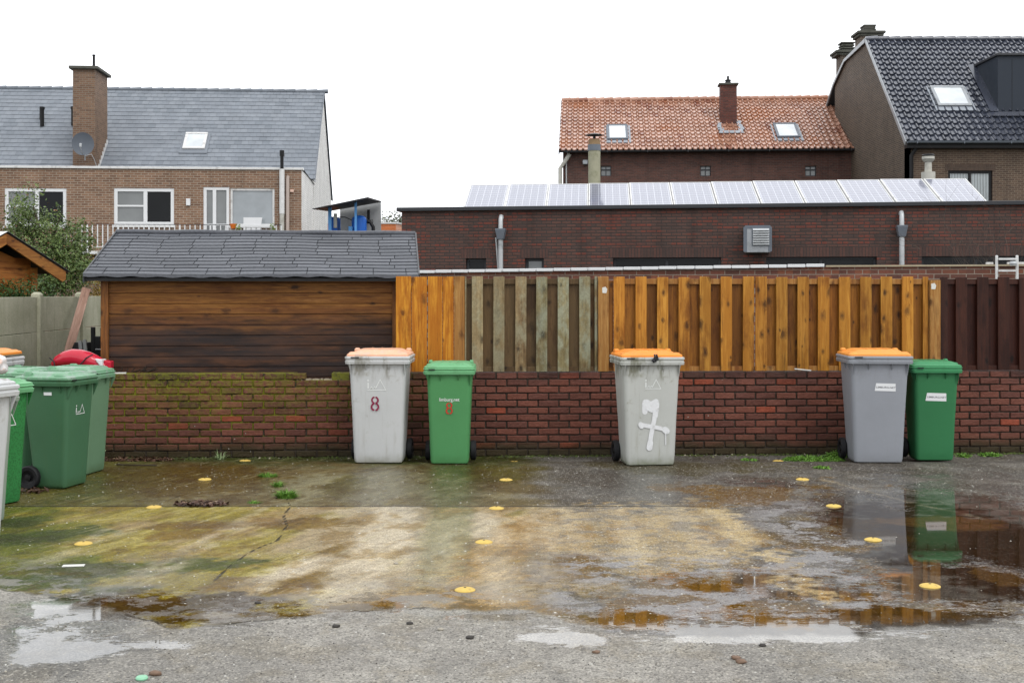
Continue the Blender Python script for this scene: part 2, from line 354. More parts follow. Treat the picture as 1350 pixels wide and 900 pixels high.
M['solar_purple'] = plain('dark_purple_cells', (.05,.045,.10), .2, .1)

def bin_mat(name, col, grime=(.25,.22,.16), dirt=.5, rough=.42, speck=None, low=None, streak=.5):
    g = G(name); c = g.mul(col, g.math('MULTIPLY_ADD', g.noise(3, 5), .22, .89))
    x, y, z = g.sep()
    st = g.noise(4, 6, g.map((5,5,.5)), .65)
    c = g.mix(g.step(st, .5, .78, 0., streak*dirt), c, grime)
    c = g.mix(g.step(g.noise(7, 8, rough=.75), .56, .75, 0., dirt), c, grime)
    c = g.mix(g.math('MULTIPLY', g.step(g.math('ADD', z, g.math('MULTIPLY', g.noise(14, 5), .12)), .03, .17, 1., 0.), .75*dirt+.1), c, low or grime)
    c = g.mix(g.math('MULTIPLY', g.step(g.math('ADD', z, g.math('MULTIPLY', g.noise(9, 4, g.map((1,1,.3))), .25)), .88, 1.02), g.step(g.noise(11, 4, g.map((1,1,.25)), .7), .48, .64, 0., dirt)), c, tuple(q*.7 for q in grime))
    scr = g.noise(26, 3, g.map((1,1,7), rot=(.3,.5,.2)), .5); c = g.mix(g.step(scr, .70, .74, 0., .35), c, tuple(min(1, q*1.5+.06) for q in col))
    if speck: c = g.mix(g.step(g.noise(85, 3, rough=.6), .50, .56, 0., .8), c, speck)
    h = g.noise(150, 2)
    return g.out(c, g.math('MULTIPLY_ADD', g.noise(5, 5), .3, rough-.12), g.bump(h, .0012, .5, g.bump(g.noise(4.5, 3), .012, .35)))
M['bin_white'] = bin_mat('dirty_light_grey_plastic', (.58,.59,.59), (.33,.31,.25), .8, low=(.22,.21,.13))
M['bin_white_g'] = bin_mat('grimy_light_grey_plastic', (.52,.53,.50), (.27,.27,.19), .9, low=(.13,.15,.06))
M['bin_grey'] = bin_mat('mid_grey_plastic', (.300,.315,.345), (.23,.235,.24), .25)
M['bin_green'] = bin_mat('light_green_plastic', (.085,.285,.105), (.10,.20,.075), .25, low=(.06,.12,.03))
M['bin_green_d'] = bin_mat('deep_green_plastic', (.038,.185,.072), (.03,.12,.045), .15)
M['bin_green_o'] = bin_mat('faded_green_plastic', (.065,.165,.085), (.085,.155,.06), .45, low=(.05,.09,.02))
M['bin_green_p'] = bin_mat('pale_faded_green_plastic', (.15,.27,.16), (.13,.20,.10), .5, low=(.06,.09,.02))
M['bin_green_s'] = bin_mat('mottled_bright_green_plastic', (.040,.235,.065), (.03,.10,.03), .1, speck=(.026,.13,.036))
M['bin_palegrey'] = bin_mat('green_tinged_grey_plastic', (.30,.36,.30), (.2,.25,.17), .4)
M['lid_green'] = bin_mat('light_green_lid', (.16,.42,.20), (.12,.24,.11), .25)
M['lid_green_d'] = bin_mat('deep_green_lid', (.060,.270,.115), (.05,.17,.07), .15)
M['lid_green_o'] = bin_mat('weathered_green_lid', (.17,.36,.21), (.42,.52,.45), .8, rough=.3)
M['lid_orange'] = bin_mat('orange_lid', (.90,.30,.045), (.75,.33,.10), .3)
M['lid_orange_f'] = bin_mat('sun_faded_orange_lid', (.88,.47,.30), (.90,.66,.52), .8)
M['lid_orange_n'] = bin_mat('clean_orange_lid', (.86,.33,.065), (.78,.36,.12), .15)
M['mark_white'] = plain('white_print', (.80,.82,.80), .5, .1, 30)
M['mark_maroon'] = plain('maroon_print', (.27,.03,.075), .5, .2, 30)
M['mark_red'] = plain('red_print', (.55,.05,.03), .5, .2, 30)
M['spray'] = plain('white_spray_paint', (.80,.81,.82), .5, .12, 40, dirt=(.6,.6,.6))
M['sticker'] = plain('white_sticker', (.82,.83,.84), .35, .04)
M['ink'] = plain('grey_ink', (.13,.13,.14), .5, .1)
M['yellow'] = plain('yellow_stud_paint', (.70,.49,.12), .6, .30, 30, dirt=(.38,.27,.09))
M['red_plastic'] = plain('glossy_red_plastic', (.58,.018,.045), .25, .1, 4, Coat_Weight=.4)
M['litter_white'] = plain('pale_litter', (.70,.70,.66), .6, .15, 20)
M['strap'] = plain('dark_strap', (.03,.03,.035), .6, .1)
# ------------------------------------------------------------------ ground: one sheet, fine where the yard is seen
FW = Frame(0, 12.07, 2.58)       # the low brick wall and the fence standing on it
rng = np.random.default_rng(5)
def vnoise(x, y, seed):
    r = np.random.default_rng(seed).random((512, 512)); xi = np.floor(x).astype(int); yi = np.floor(y).astype(int)
    fx = x-xi; fy = y-yi; fx = fx*fx*(3-2*fx); fy = fy*fy*(3-2*fy)
    g = lambda a, b: r[(a) % 512, (b) % 512]
    return (g(xi,yi)*(1-fx)+g(xi+1,yi)*fx)*(1-fy)+(g(xi,yi+1)*(1-fx)+g(xi+1,yi+1)*fx)*fy
def fbm(x, y, sc, seed, o=5, ang=0., st=1.):
    ca, sa = math.cos(ang), math.sin(ang); u = (x*ca+y*sa)*sc; v = (-x*sa+y*ca)*sc*st; t = 0; a = .5; s = 0
    for i in range(o): t = t+a*vnoise(u+31.7*i, v+17.3*i, seed+i); s += a; a *= .55; u = u*2.03; v = v*2.03
    return t/s
sm = lambda x, a, b: (lambda t: t*t*(3-2*t))(np.clip((x-a)/(b-a), 0, 1))
def seg_d(X, Y, pts):
    d = np.full(X.shape, 9.)
    for (ax, ay), (bx, by) in zip(pts, pts[1:]):
        vx, vy = bx-ax, by-ay; t = np.clip(((X-ax)*vx+(Y-ay)*vy)/(vx*vx+vy*vy), 0, 1)
        d = np.minimum(d, np.hypot(X-ax-t*vx, Y-ay-t*vy))
    return d
def make_ground():
    xs = np.concatenate([[-900,-300,-100,-40,-18,-10], np.arange(-6.6, 6.61, .022), [10,18,40,100,300,900]])
    ys = np.concatenate([[-300,-60,-15,0,3], np.arange(4.4, 12.5, .022), [14,18,30,60,120,300,1500]])
    X, Y = np.meshgrid(xs, ys); nx, ny = len(xs), len(ys)
    PX = CX+X/np.maximum(Y, .5)*FPX; PY = HY+FPX*CH/np.maximum(Y, .5)       # where the yard's marks were measured on the photo
    def ell(px, py, rx, ry, rot=0., k=.5, seed=0, nsc=2.2):
        cx, cy = gp(px, py); sx = rx*cy/FPX; sy = ry*cy*cy/(FPX*CH); a = math.radians(rot)
        u = (X-cx)*math.cos(a)+(Y-cy)*math.sin(a); v = -(X-cx)*math.sin(a)+(Y-cy)*math.cos(a)
        d = np.sqrt((u/sx)**2+(v/sy)**2)+k*(fbm(X, Y, nsc, 100+seed)-.5)*2+fr*.9
        return sm(d, 1.12, .78)
    def band(pts, wd, soft=.06, nk=.08, seed=0):
        d = seg_d(X, Y, [gp(*p) for p in pts])+(fbm(X, Y, 3, 200+seed)-.5)*nk*1.6+fr*nk*1.2
        return sm(d, wd/2+soft, wd/2-soft)
    f1, f2, f3 = fbm(X, Y, 1.1, 1), fbm(X, Y, 4, 11), fbm(X, Y, 1.0, 21, ang=1.17, st=5.)     # f3: drag streaks
    f4 = fbm(X, Y, 2.2, 31, ang=.15, st=.35); f5 = fbm(X, Y, 9, 51, o=4); fr = fbm(X, Y, 17, 61, o=3)-.5; f6 = fbm(X, Y, 3.2, 71, ang=1.17, st=6., o=4)
    lerp = lambda c, d, m: c*(1-m[..., None])+np.array(d)*m[..., None]
    C = np.zeros(X.shape+(3,))+np.array((.33,.27,.17))                                        # worn tan grey concrete
    C = lerp(C, (.44,.39,.29), sm(f3, .45, .75)*.7); C = lerp(C, (.28,.195,.070), sm(f1+.3*(f5-.5), .45, .65)*.7)
    # olive algae, thick on the left, thinning to the right
    al = sm(PX, 620, 60)*.8+(f3-.5)*1.3+(f1-.5)*.9+(f5-.5)*.4; al = sm(al, .15, .7)
    C = lerp(C, (.270,.228,.030), al*.92); C = lerp(C, (.18,.140,.012), al*sm(f6+.5*fr, .54, .68)*.6); C = lerp(C, (.40,.36,.17), al*sm(f6+.5*fr, .44, .34)*.45)
    C = lerp(C, (.110,.135,.006), sm(sm(PX, 330, -20)+(f2-.5)*.9+(f3-.5)*.8, .62, 1.0)*.85)
    for a in [(60,705,70,12,5),(190,745,110,10,8),(60,768,90,12,0),(150,780,60,9,0),(30,690,40,10,0)]: C = lerp(C, (.055,.080,.004), ell(*a, k=1.1, seed=int(a[0]))*.85)
    for a in [(250,705,80,8,0),(470,727,60,9,10),(440,760,70,12,12),(390,690,70,6,5),(330,770,60,8,0),(560,800,70,6,0),(370,812,110,5,0),(270,690,60,6,0)]: C = lerp(C, (.170,.105,.006), ell(*a, k=1.3, seed=int(a[0])+1)*.85)
    for a in [(640,745,60,30,0),(690,700,60,20,0),(600,790,80,12,0),(480,790,60,10,0)]: C = lerp(C, (.36,.23,.07), ell(*a, k=1., seed=int(a[0])+2)*.6)
    for bp in [((556,668),(530,795)), ((618,668),(612,790)), ((575,668),(556,780))]: C = lerp(C, (.19,.17,.11), band(bp, .03, .04, .06, 98)*.55)
    # pale scoured tyre and drag tracks, and the grey bin's reflection painted pale
    for pts, wd, m in [(((520,668),(500,720),(450,790)), .32, .75), (((425,735),(330,770),(280,815)), .22, .6), (((640,680),(655,740),(668,790)), .22, .5), (((190,690),(60,740)), .10, .4),
                       (((700,680),(745,790)), .2, .4), (((350,668),(180,760)), .08, .5), (((600,700),(560,800)), .16, .4), (((400,740),(300,800)), .12, .5), (((330,690),(150,790)), .05, .5), (((160,690),(90,720)), .05, .5), (((545,680),(530,800)), .12, .4)]:
        C = lerp(C, (.56,.51,.42), band(pts, wd, .06, .10, int(wd*100))*m*.9)
    C = lerp(C, (.36,.35,.19), ell(590,700,34,60,0,k=.3,seed=50)*.35)  # green bin's reflection painted into the concrete colour
    C = lerp(C, (.055,.034,.008), np.maximum(ell(170,798,190,17,0,k=1.,seed=91), ell(20,800,90,26,0,k=.8,seed=92))*.9); C = lerp(C, (.09,.058,.010), ell(380,818,170,7,0,k=1.1,seed=93)*.8)
    # strip behind the joint: darker, brown-olive on the left
    back = sm(Y, 9.06, 9.12)
    Cb = np.zeros_like(C)+np.array((.135,.105,.045)); Cb = lerp(Cb, (.22,.195,.12), sm(f2, .45, .7)*.8); Cb = lerp(Cb, (.24,.225,.145), ell(470,640,140,24,0,k=.5,seed=61)*.75)
    Cb = lerp(Cb, (.120,.080,.008), ell(230,632,130,26,0,k=.45,seed=62)); Cb = lerp(Cb, (.10,.085,.010), ell(660,622,90,14,0,k=.9,seed=63)*.8)
    Cb = lerp(Cb, (.045,.060,.006), sm(Y+(f2-.5)*.9+(f5-.5)*.4, 11.0, 11.7)*(1-sm(PX, 800, 1000))*.9); Cb = lerp(Cb, (.12,.10,.015), ell(455,640,24,16,0,k=.9,seed=64)*.7)
    Cb = lerp(Cb, (.12,.115,.02), (1-sm(PX, 120, 260))*.8)
    C = C*(1-back[..., None])+Cb*back[..., None]
    # right-hand side: grey asphalt patched with sandy tan, brown mud under the water
    A = np.zeros_like(C)+np.array((.125,.118,.108)); A = lerp(A, (.215,.205,.19), sm(f2, .45, .7)*.7); A = lerp(A, (.075,.060,.045), sm(f4+.3*(f5-.5), .50, .62)*.5)
    right = sm(X+(f2-.5)*.5+(f1-.5)*.5, .0+0*Y, .45+0*Y)
    tan = np.maximum.reduce([ell(820,705,170,46,0,k=.5,seed=70)*.95, ell(900,690,60,30,-20,k=.6,seed=71)*.8, ell(780,770,60,26,0,k=1.,seed=72)*.7,
                             ell(870,745,60,18,0,k=1.,seed=76)*.8, ell(1010,710,60,9,-25,k=.8,seed=77)*.7])
    Ar = lerp(A, (.40,.32,.185), tan); Ar = lerp(Ar, (.30,.20,.075), tan*sm(fbm(X, Y, 1.6, 81, ang=1.5, st=3.5), .48, .62)*.8)
    for bp in [((745,668),(765,770)), ((815,668),(860,765)), ((890,668),(960,770)), ((720,668),(728,790))]: Ar = lerp(Ar, (.56,.49,.36), band(bp, .13, .07, .10, 96)*.5)
    for bp in [((705,668),(712,790)), ((780,668),(815,765))]: Ar = lerp(Ar, (.20,.17,.12), band(bp, .05, .05, .08, 97)*.55); Ar = lerp(Ar, (.24,.22,.19), sm(f5, .52, .66)*.5*(tan > .2))
    Ar = lerp(Ar, (.50,.41,.25), band(((925,664),(990,710),(1105,800)), .13, .05, .26, 73)*.9); Ar = lerp(Ar, (.48,.39,.24), band(((850,668),(900,740)), .12, .05, .1, 74)*.4)
    Ar = lerp(Ar, (.52,.45,.33), band(((1085,632),(1200,662),(1350,695)), .03, .03, .05, 75)*.6)
    for a in [(1010,800,90,20,0),(880,800,60,18,0),(740,805,60,14,0),(1090,720,70,8,0),(900,770,50,10,0),(1180,800,90,20,0),(1010,650,120,16,0),(930,800,40,18,0),(760,745,30,16,0),(800,820,60,8,0),(960,655,60,10,0),(1130,690,40,8,0)]:
        Ar = lerp(Ar, (.165,.095,.010), ell(*a, k=1.3, seed=int(a[0])+3)*.9)
    Ar = lerp(Ar, (.040,.022,.009), ell(1290,720,150,75,0,k=.35,seed=80)*.92)
    Ar = lerp(Ar, (.07,.042,.010), np.maximum(ell(1180,805,170,16,0,k=1.,seed=94), ell(1090,700,90,14,0,k=1.2,seed=95))*.8)
    for a in [(1260,800,60,12,0),(1320,760,40,14,0),(1240,690,60,8,0)]: Ar = lerp(Ar, (.14,.08,.025), ell(*a, k=1., seed=int(a[0])+4)*.7)
    Ar = lerp(Ar, (.080,.066,.020), ell(900,615,120,10,0,k=.8,seed=81)*.7)
    C = C*(1-right[..., None])+Ar*right[..., None]
    # front edge of the slab: beyond it, towards the camera, plain grey asphalt
    ex = np.array([-200,0,60,150,230,300,400,470,560,700,800,900,1000,1130,1250,1350,1600]); ey = np.array([770,775,785,802,828,824,813,802,802,808,832,838,832,838,826,815,815])
    ed = FPX*CH/(ey-HY); exw = (ex-CX)/FPX*ed
    yb = np.interp(X, exw, ed)+(fbm(X, X*0, 2.6, 41)-.5)*.22+(fbm(X, Y, 11, 43)-.5)*.10
    slab = (Y-yb)
    asp = np.zeros_like(C)+np.array((.31,.30,.285)); asp = lerp(asp, (.39,.38,.36), sm(f2, .4, .65)*.7); asp = lerp(asp, (.25,.245,.235), sm(f4, .5, .68)*.6)
    asp = lerp(asp, (.17,.168,.165), ell(60,850,120,50,0,k=.6,seed=90)*.7)
    sb = sm(slab+(f2-.5)*.12*(X > .3), -.02, .03)
    C = C*sb[..., None]+asp*(1-sb[..., None])
    far = sm(Y, 12.4, 13.5); C = lerp(C, (.06,.07,.035), far)
    C = .30*(np.clip(C, 0, 2)/.30)**1.18; C = C*np.array((1.03,1.0,.94))
    # standing water
    P = np.zeros(X.shape)-.25; Fm = np.zeros(X.shape)-.3
    def blot(T_, px, py, rx, ry, rot=0, lv=1., seed=0, k=.5):
        cx, cy = gp(px, py); sx = rx*cy/FPX; sy = ry*cy*cy/(FPX*CH); a = math.radians(rot)
        u = (X-cx)*math.cos(a)+(Y-cy)*math.sin(a); v = -(X-cx)*math.sin(a)+(Y-cy)*math.cos(a)
        d = np.sqrt((u/sx)**2+(v/sy)**2)+k*(fbm(X, Y, 2.6, 300+seed)-.5)*2+k*.6*(fbm(X, Y, 9, 400+seed)-.5)*2
        return np.maximum(T_, np.clip((1.35-d)*lv, -.25, 1))
    for a in [(1290,700,160,48,-8,1.,1,.2),(1165,692,78,46,0,1.,2,.22),(1270,768,130,30,0,.75,3,.6),(1330,700,130,66,0,1,4,.2),(1190,740,60,22,0,.6,5,.7),
              (1060,834,120,13,0,1.1,6,1.0),(748,840,58,9,0,1.1,8,.9),(920,828,60,5,0,1.2,60,.8),(1290,822,60,4,0,1.,61,.8),(1010,636,60,7,0,.5,7,.9),(930,843,60,5,0,.7,12,.9),
              (238,816,46,13,0,1.2,12,.8),(150,804,60,9,0,1.2,62,.8),(200,850,50,6,0,.9,63,.9),(300,822,60,5,0,1.,64,.8),(130,812,90,8,0,.6,13,1.2),(72,858,60,14,20,1.1,14,.9),(150,806,30,6,0,.9,15,.8),(70,805,60,6,0,.6,19,1.),(170,792,170,15,0,.62,50,1.3),(340,808,110,9,0,.62,51,1.2),(480,800,80,8,0,.6,52,1.),(1180,815,180,14,0,.6,53,1.2),(860,815,140,16,0,.6,54,1.3),(970,765,120,18,0,.5,55,1.3),(60,835,100,18,0,.6,56,1.3),(1110,785,110,18,0,.55,57,1.2),(760,775,60,14,0,.5,58,1.3),(640,812,80,6,0,.55,65,1.2)]: P = blot(P, *a)
    # thin films of water: grey sheen with a ragged edge
    for a in [(1110,765,140,28,0,.9,21,.8),(980,775,90,30,0,.8,22,1.),(840,790,120,26,0,.8,23,1.),(860,826,130,12,0,.9,24,1.),(740,800,60,20,0,.8,25,1.),(200,770,150,14,0,.8,26,.9),(150,795,160,18,0,.9,27,.8),
              (330,800,160,12,0,.8,28,.9),(500,795,90,14,0,.9,29,.7),(640,812,110,8,0,.8,30,.9),(590,640,60,34,0,.9,31,.4),(590,710,45,60,0,.6,32,.6),(495,640,60,30,0,.7,33,.5),(230,635,140,28,0,.6,34,.6),
              (860,640,70,30,0,.7,35,.6),(1270,640,110,16,0,.8,36,.9),(1060,660,150,20,0,.8,37,.9),(1080,800,200,26,0,.7,38,1.),(60,840,120,30,0,.9,39,.9),(1290,800,120,20,0,.9,40,.8),(320,690,60,8,0,.5,41,1.),(250,735,80,10,0,.55,42,1.),(700,735,60,30,0,.5,43,1.)]: Fm = blot(Fm, *a)
    Wt = sm(f1*.5+f2*.5, .38, .62)
    # damp film: dries out on the tan tracks, wet by the wall and near the puddles
    Z = np.zeros(X.shape)-.03*sm(Y, 11.35, 11.8)*(Y < 400)+.008*(f1-.5)*(P < .2)*(Y > 4.4)*(Y < 12.4)*0
    n = nx*ny; co = np.empty((n, 3)); co[:, 0] = X.ravel(); co[:, 1] = Y.ravel(); co[:, 2] = Z.ravel()
    idx = np.arange(n).reshape(ny, nx); q = np.stack([idx[:-1,:-1], idx[:-1,1:], idx[1:,1:], idx[1:,:-1]], -1).reshape(-1, 4)
    me = bpy.data.meshes.new('ground'); me.vertices.add(n); me.vertices.foreach_set('co', co.ravel())
    me.loops.add(q.size); me.loops.foreach_set('vertex_index', q.ravel().astype(np.int32)); me.polygons.add(len(q))
    me.polygons.foreach_set('loop_start', np.arange(0, q.size, 4, dtype=np.int32)); me.update(calc_edges=True)
    me.polygons.foreach_set('use_smooth', np.ones(len(q), bool))
    a = me.attributes.new('tint', 'FLOAT_COLOR', 'POINT'); rgba = np.ones((n, 4)); rgba[:, :3] = C.reshape(-1, 3); a.data.foreach_set('color', rgba.ravel())
    crk = seg_d(X, Y, [gp(*p) for p in [(383,667),(374,680),(378,692),(371,704),(366,712),(345,720),(330,727),(318,735),(300,748),(282,765)]])
    crk = np.minimum(crk, seg_d(X, Y, [gp(*p) for p in [(383,667),(372,648),(352,633),(346,622)]])+.002)
    crk = np.minimum(crk, seg_d(X, Y, [gp(*p) for p in [(200,668),(235,654),(262,640),(285,628)]])+.004)
    crk = crk+(fbm(X, Y, 14, 71)-.5)*.016
    for nm, arr in (('puddle', P), ('film', Fm), ('slab', sb*(1-right)), ('crack', crk), ('damp', Wt), ('slabd', slab), ('grain', np.maximum(right, 1-sb))):
        a = me.attributes.new(nm, 'FLOAT', 'POINT'); a.data.foreach_set('value', arr.ravel().astype(np.float32))
    o = bpy.data.objects.new('ground', me); COL.objects.link(o); tag(o, 'wet stained concrete and asphalt yard with puddles', 'ground', kind='structure')
    g = G('wet_concrete_and_asphalt'); x, y, z = g.sep(); base = g.attr('tint', True); gr = g.attr('grain')
    fine = g.noise(85, 6, rough=.8); med = g.noise(17, 6, rough=.7)
    c = g.mul(base, g.math('MULTIPLY_ADD', med, 1.5, .24)); c = g.mul(c, g.math('MULTIPLY_ADD', g.step(fine, .36, .64), 1.0, .48))
    # drag-brush streaks on the slab
    slabm = g.math('SUBTRACT', 1., gr)
    stv = g.noise(13, 6, g.map((1,.10,1), v=g.map(rot=(0,0,.38))), .7); c = g.mul(c, g.math('MULTIPLY_ADD', g.math('MULTIPLY', g.math('SUBTRACT', stv, .5), slabm), 1.5, 1.))
    sc2 = g.noise(46, 4, g.map((1,.045,1), v=g.map(rot=(0,0,.38))), .6); c = g.mix(g.math('MULTIPLY', g.math('MULTIPLY', g.step(sc2, .56, .66), g.step(g.noise(1.3, 3), .4, .6)), g.math('MULTIPLY', slabm, g.step(x, .3, -1., 0., .6))), c, (.50,.45,.25))
    # granular brown scum with ragged edges
    oc = g.math('ADD', g.math('MULTIPLY', g.noise(2.6, 7, g.map((1,.8,1)), .72), 1.), g.math('MULTIPLY', g.math('SUBTRACT', fine, .5), .22)); om = g.math('MULTIPLY', g.step(oc, .50, .58), g.math('MULTIPLY_ADD', slabm, .45, .25))
    c = g.mix(om, c, g.mix(1., c, (.62,.50,.26), 'MULTIPLY'))
    # sky sheen painted as grey patches between ragged sheets of ochre silt
    rg1 = g.math('ADD', g.noise(3.2, 8, g.map((.8,1,1)), .74), g.math('MULTIPLY', g.math('SUBTRACT', fine, .5), .16)); side = g.math('MULTIPLY', g.math('MULTIPLY', gr, g.step(g.attr('slabd'), -.05, .05)), g.math('MULTIPLY', g.step(g.attr('puddle'), .2, .6, 1., .0), g.math('MULTIPLY', g.step(y, 9.0, 9.5, 1., .15), g.step(x, 2.6, 4.2, 1., .35))))
    tz = g.math('MULTIPLY', g.step(y, 7.15, 7.55), g.step(x, 2.0, 1.5)); side = g.math('MULTIPLY', side, g.math('MULTIPLY_ADD', tz, -.85, 1.))
    c = g.mix(g.math('MULTIPLY', g.step(rg1, .495, .54), g.math('MULTIPLY', side, .85)), c, (.34,.33,.33))
    c = g.mix(g.math('MULTIPLY', g.step(rg1, .46, .41), g.math('MULTIPLY', side, .8)), c, (.125,.074,.008))
    lm_ = g.math('MULTIPLY', g.step(g.attr('slabd'), .95, .1), g.math('MULTIPLY', slabm, g.step(x, .6, -.4)))
    c = g.mix(g.math('MULTIPLY', g.step(rg1, .50, .535), g.math('MULTIPLY', lm_, .7)), c, (.29,.275,.255)); c = g.mix(g.math('MULTIPLY', g.step(rg1, .455, .42), g.math('MULTIPLY', lm_, .75)), c, (.085,.055,.012))
    # stones in the asphalt
    vc = g.N('TexVoronoi'); g.put(vc.inputs['Vector'], g.co()); vc.inputs['Scale'].default_value = 62
    st = g.sep(vc.outputs['Color']); peb = g.step(st[0], .60, .95); dkp = g.step(st[1], .62, .95)
    inside = g.math('MULTIPLY', g.step(vc.outputs['Distance'], .30, .60, 1., 0.), g.step(g.attr('puddle'), .3, .7, 1., .12))
    c = g.mix(g.math('MULTIPLY', g.math('MULTIPLY', peb, inside), g.math('MULTIPLY_ADD', gr, .5, .16)), c, (.60,.56,.48))
    c = g.mix(g.math('MULTIPLY', g.math('MULTIPLY', dkp, inside), g.math('MULTIPLY_ADD', gr, .38, .22)), c, (.065,.062,.056))
    # joint and cracks
    jn = g.math('ABSOLUTE', g.math('SUBTRACT', g.math('ADD', y, g.math('MULTIPLY', g.noise(6, 4), .03)), 9.09))
    jm = g.math('MULTIPLY', g.step(jn, .010, .026, 1., 0.), g.math('MULTIPLY', g.step(x, 1.25, 1.6, 1., .0), g.step(g.noise(7, 5), .3, .45, .45, 1.))); cm = g.step(g.attr('crack'), .004, .012, 1., 0.)
    em = g.math('MULTIPLY', g.step(g.math('ABSOLUTE', g.math('ADD', g.attr('slabd'), .004)), .003, .018, 1., 0.), g.step(x, -.2, .3, .75, 0.))
    jm2 = g.math('MAXIMUM', g.math('MAXIMUM', jm, cm), g.math('MULTIPLY', em, g.step(g.noise(5, 4), .46, .58)))
    c = g.mix(g.math('MULTIPLY', jm2, .9), c, (.018,.016,.010))
    # water: mirror puddles, and thin films whose ragged edge follows the grain
    rag = g.math('ADD', g.math('MULTIPLY', g.noise(30, 5, g.map((.55,1,1)), .7), .75), g.math('MULTIPLY', g.noise(6, 4, g.map((.7,1,1))), .5))
    rag = g.math('SUBTRACT', g.math('MULTIPLY', rag, 2.7), 1.68)
    rag = g.math('MULTIPLY', rag, g.step(g.attr('puddle'), .45, .85, 1., .18)); pv = g.math('ADD', g.attr('puddle'), rag); pm = g.step(pv, .28, .38); edge = g.step(pv, .0, .30)
    fv = g.math('ADD', g.attr('film'), g.math('MULTIPLY', rag, .9)); fm = g.math('MAXIMUM', g.math('MULTIPLY', g.step(fv, .22, .36), .9), edge)
    c = g.mul(c, g.math('MULTIPLY_ADD', fm, -.20, 1.))
    rgh = g.math('MULTIPLY_ADD', fm, -.24, g.math('MULTIPLY_ADD', g.noise(16, 5), .35, .34)); rgh = g.math('MAXIMUM', rgh, .14)
    rm = g.N('Mix', data_type='FLOAT'); g.put(rm.inputs[0], pm); g.put(rm.inputs[2], rgh); rm.inputs[3].default_value = .035
    hh = g.math('ADD', g.math('MULTIPLY', g.noise(95, 5, rough=.8), .9), g.math('ADD', g.math('MULTIPLY', med, .9), g.math('MULTIPLY', inside, g.math('MULTIPLY', gr, .6))))
    hh = g.math('SUBTRACT', hh, g.math('MULTIPLY', jm2, 1.5))
    nb = g.bump(hh, .008, g.math('MULTIPLY', g.math('SUBTRACT', 1., pm), g.math('MULTIPLY_ADD', fm, -.45, 1.))); rp = g.math('MULTIPLY', g.step(g.attr('puddle'), .6, .25, 0., 1.), .35); nb = g.bump(g.noise(20, 3, g.map((.5,1,1))), .004, g.math('MULTIPLY', pm, g.math('MULTIPLY_ADD', rp, .9, .015)), nb)
    me.materials.append(g.out(c, rm.outputs[0], nb, IOR=1.42, Specular_IOR_Level=g.math('MULTIPLY_ADD', pm, .17, .20), Coat_Weight=g.math('MULTIPLY', g.math('MULTIPLY_ADD', fm, .52, .03, clamp=True), g.math('SUBTRACT', 1., g.math('MULTIPLY', pm, .75))), Coat_Roughness=g.math('MULTIPLY_ADD', pm, -.19, .20, clamp=True), Coat_IOR=1.33, Coat_Normal=nb))
    return o
make_ground()

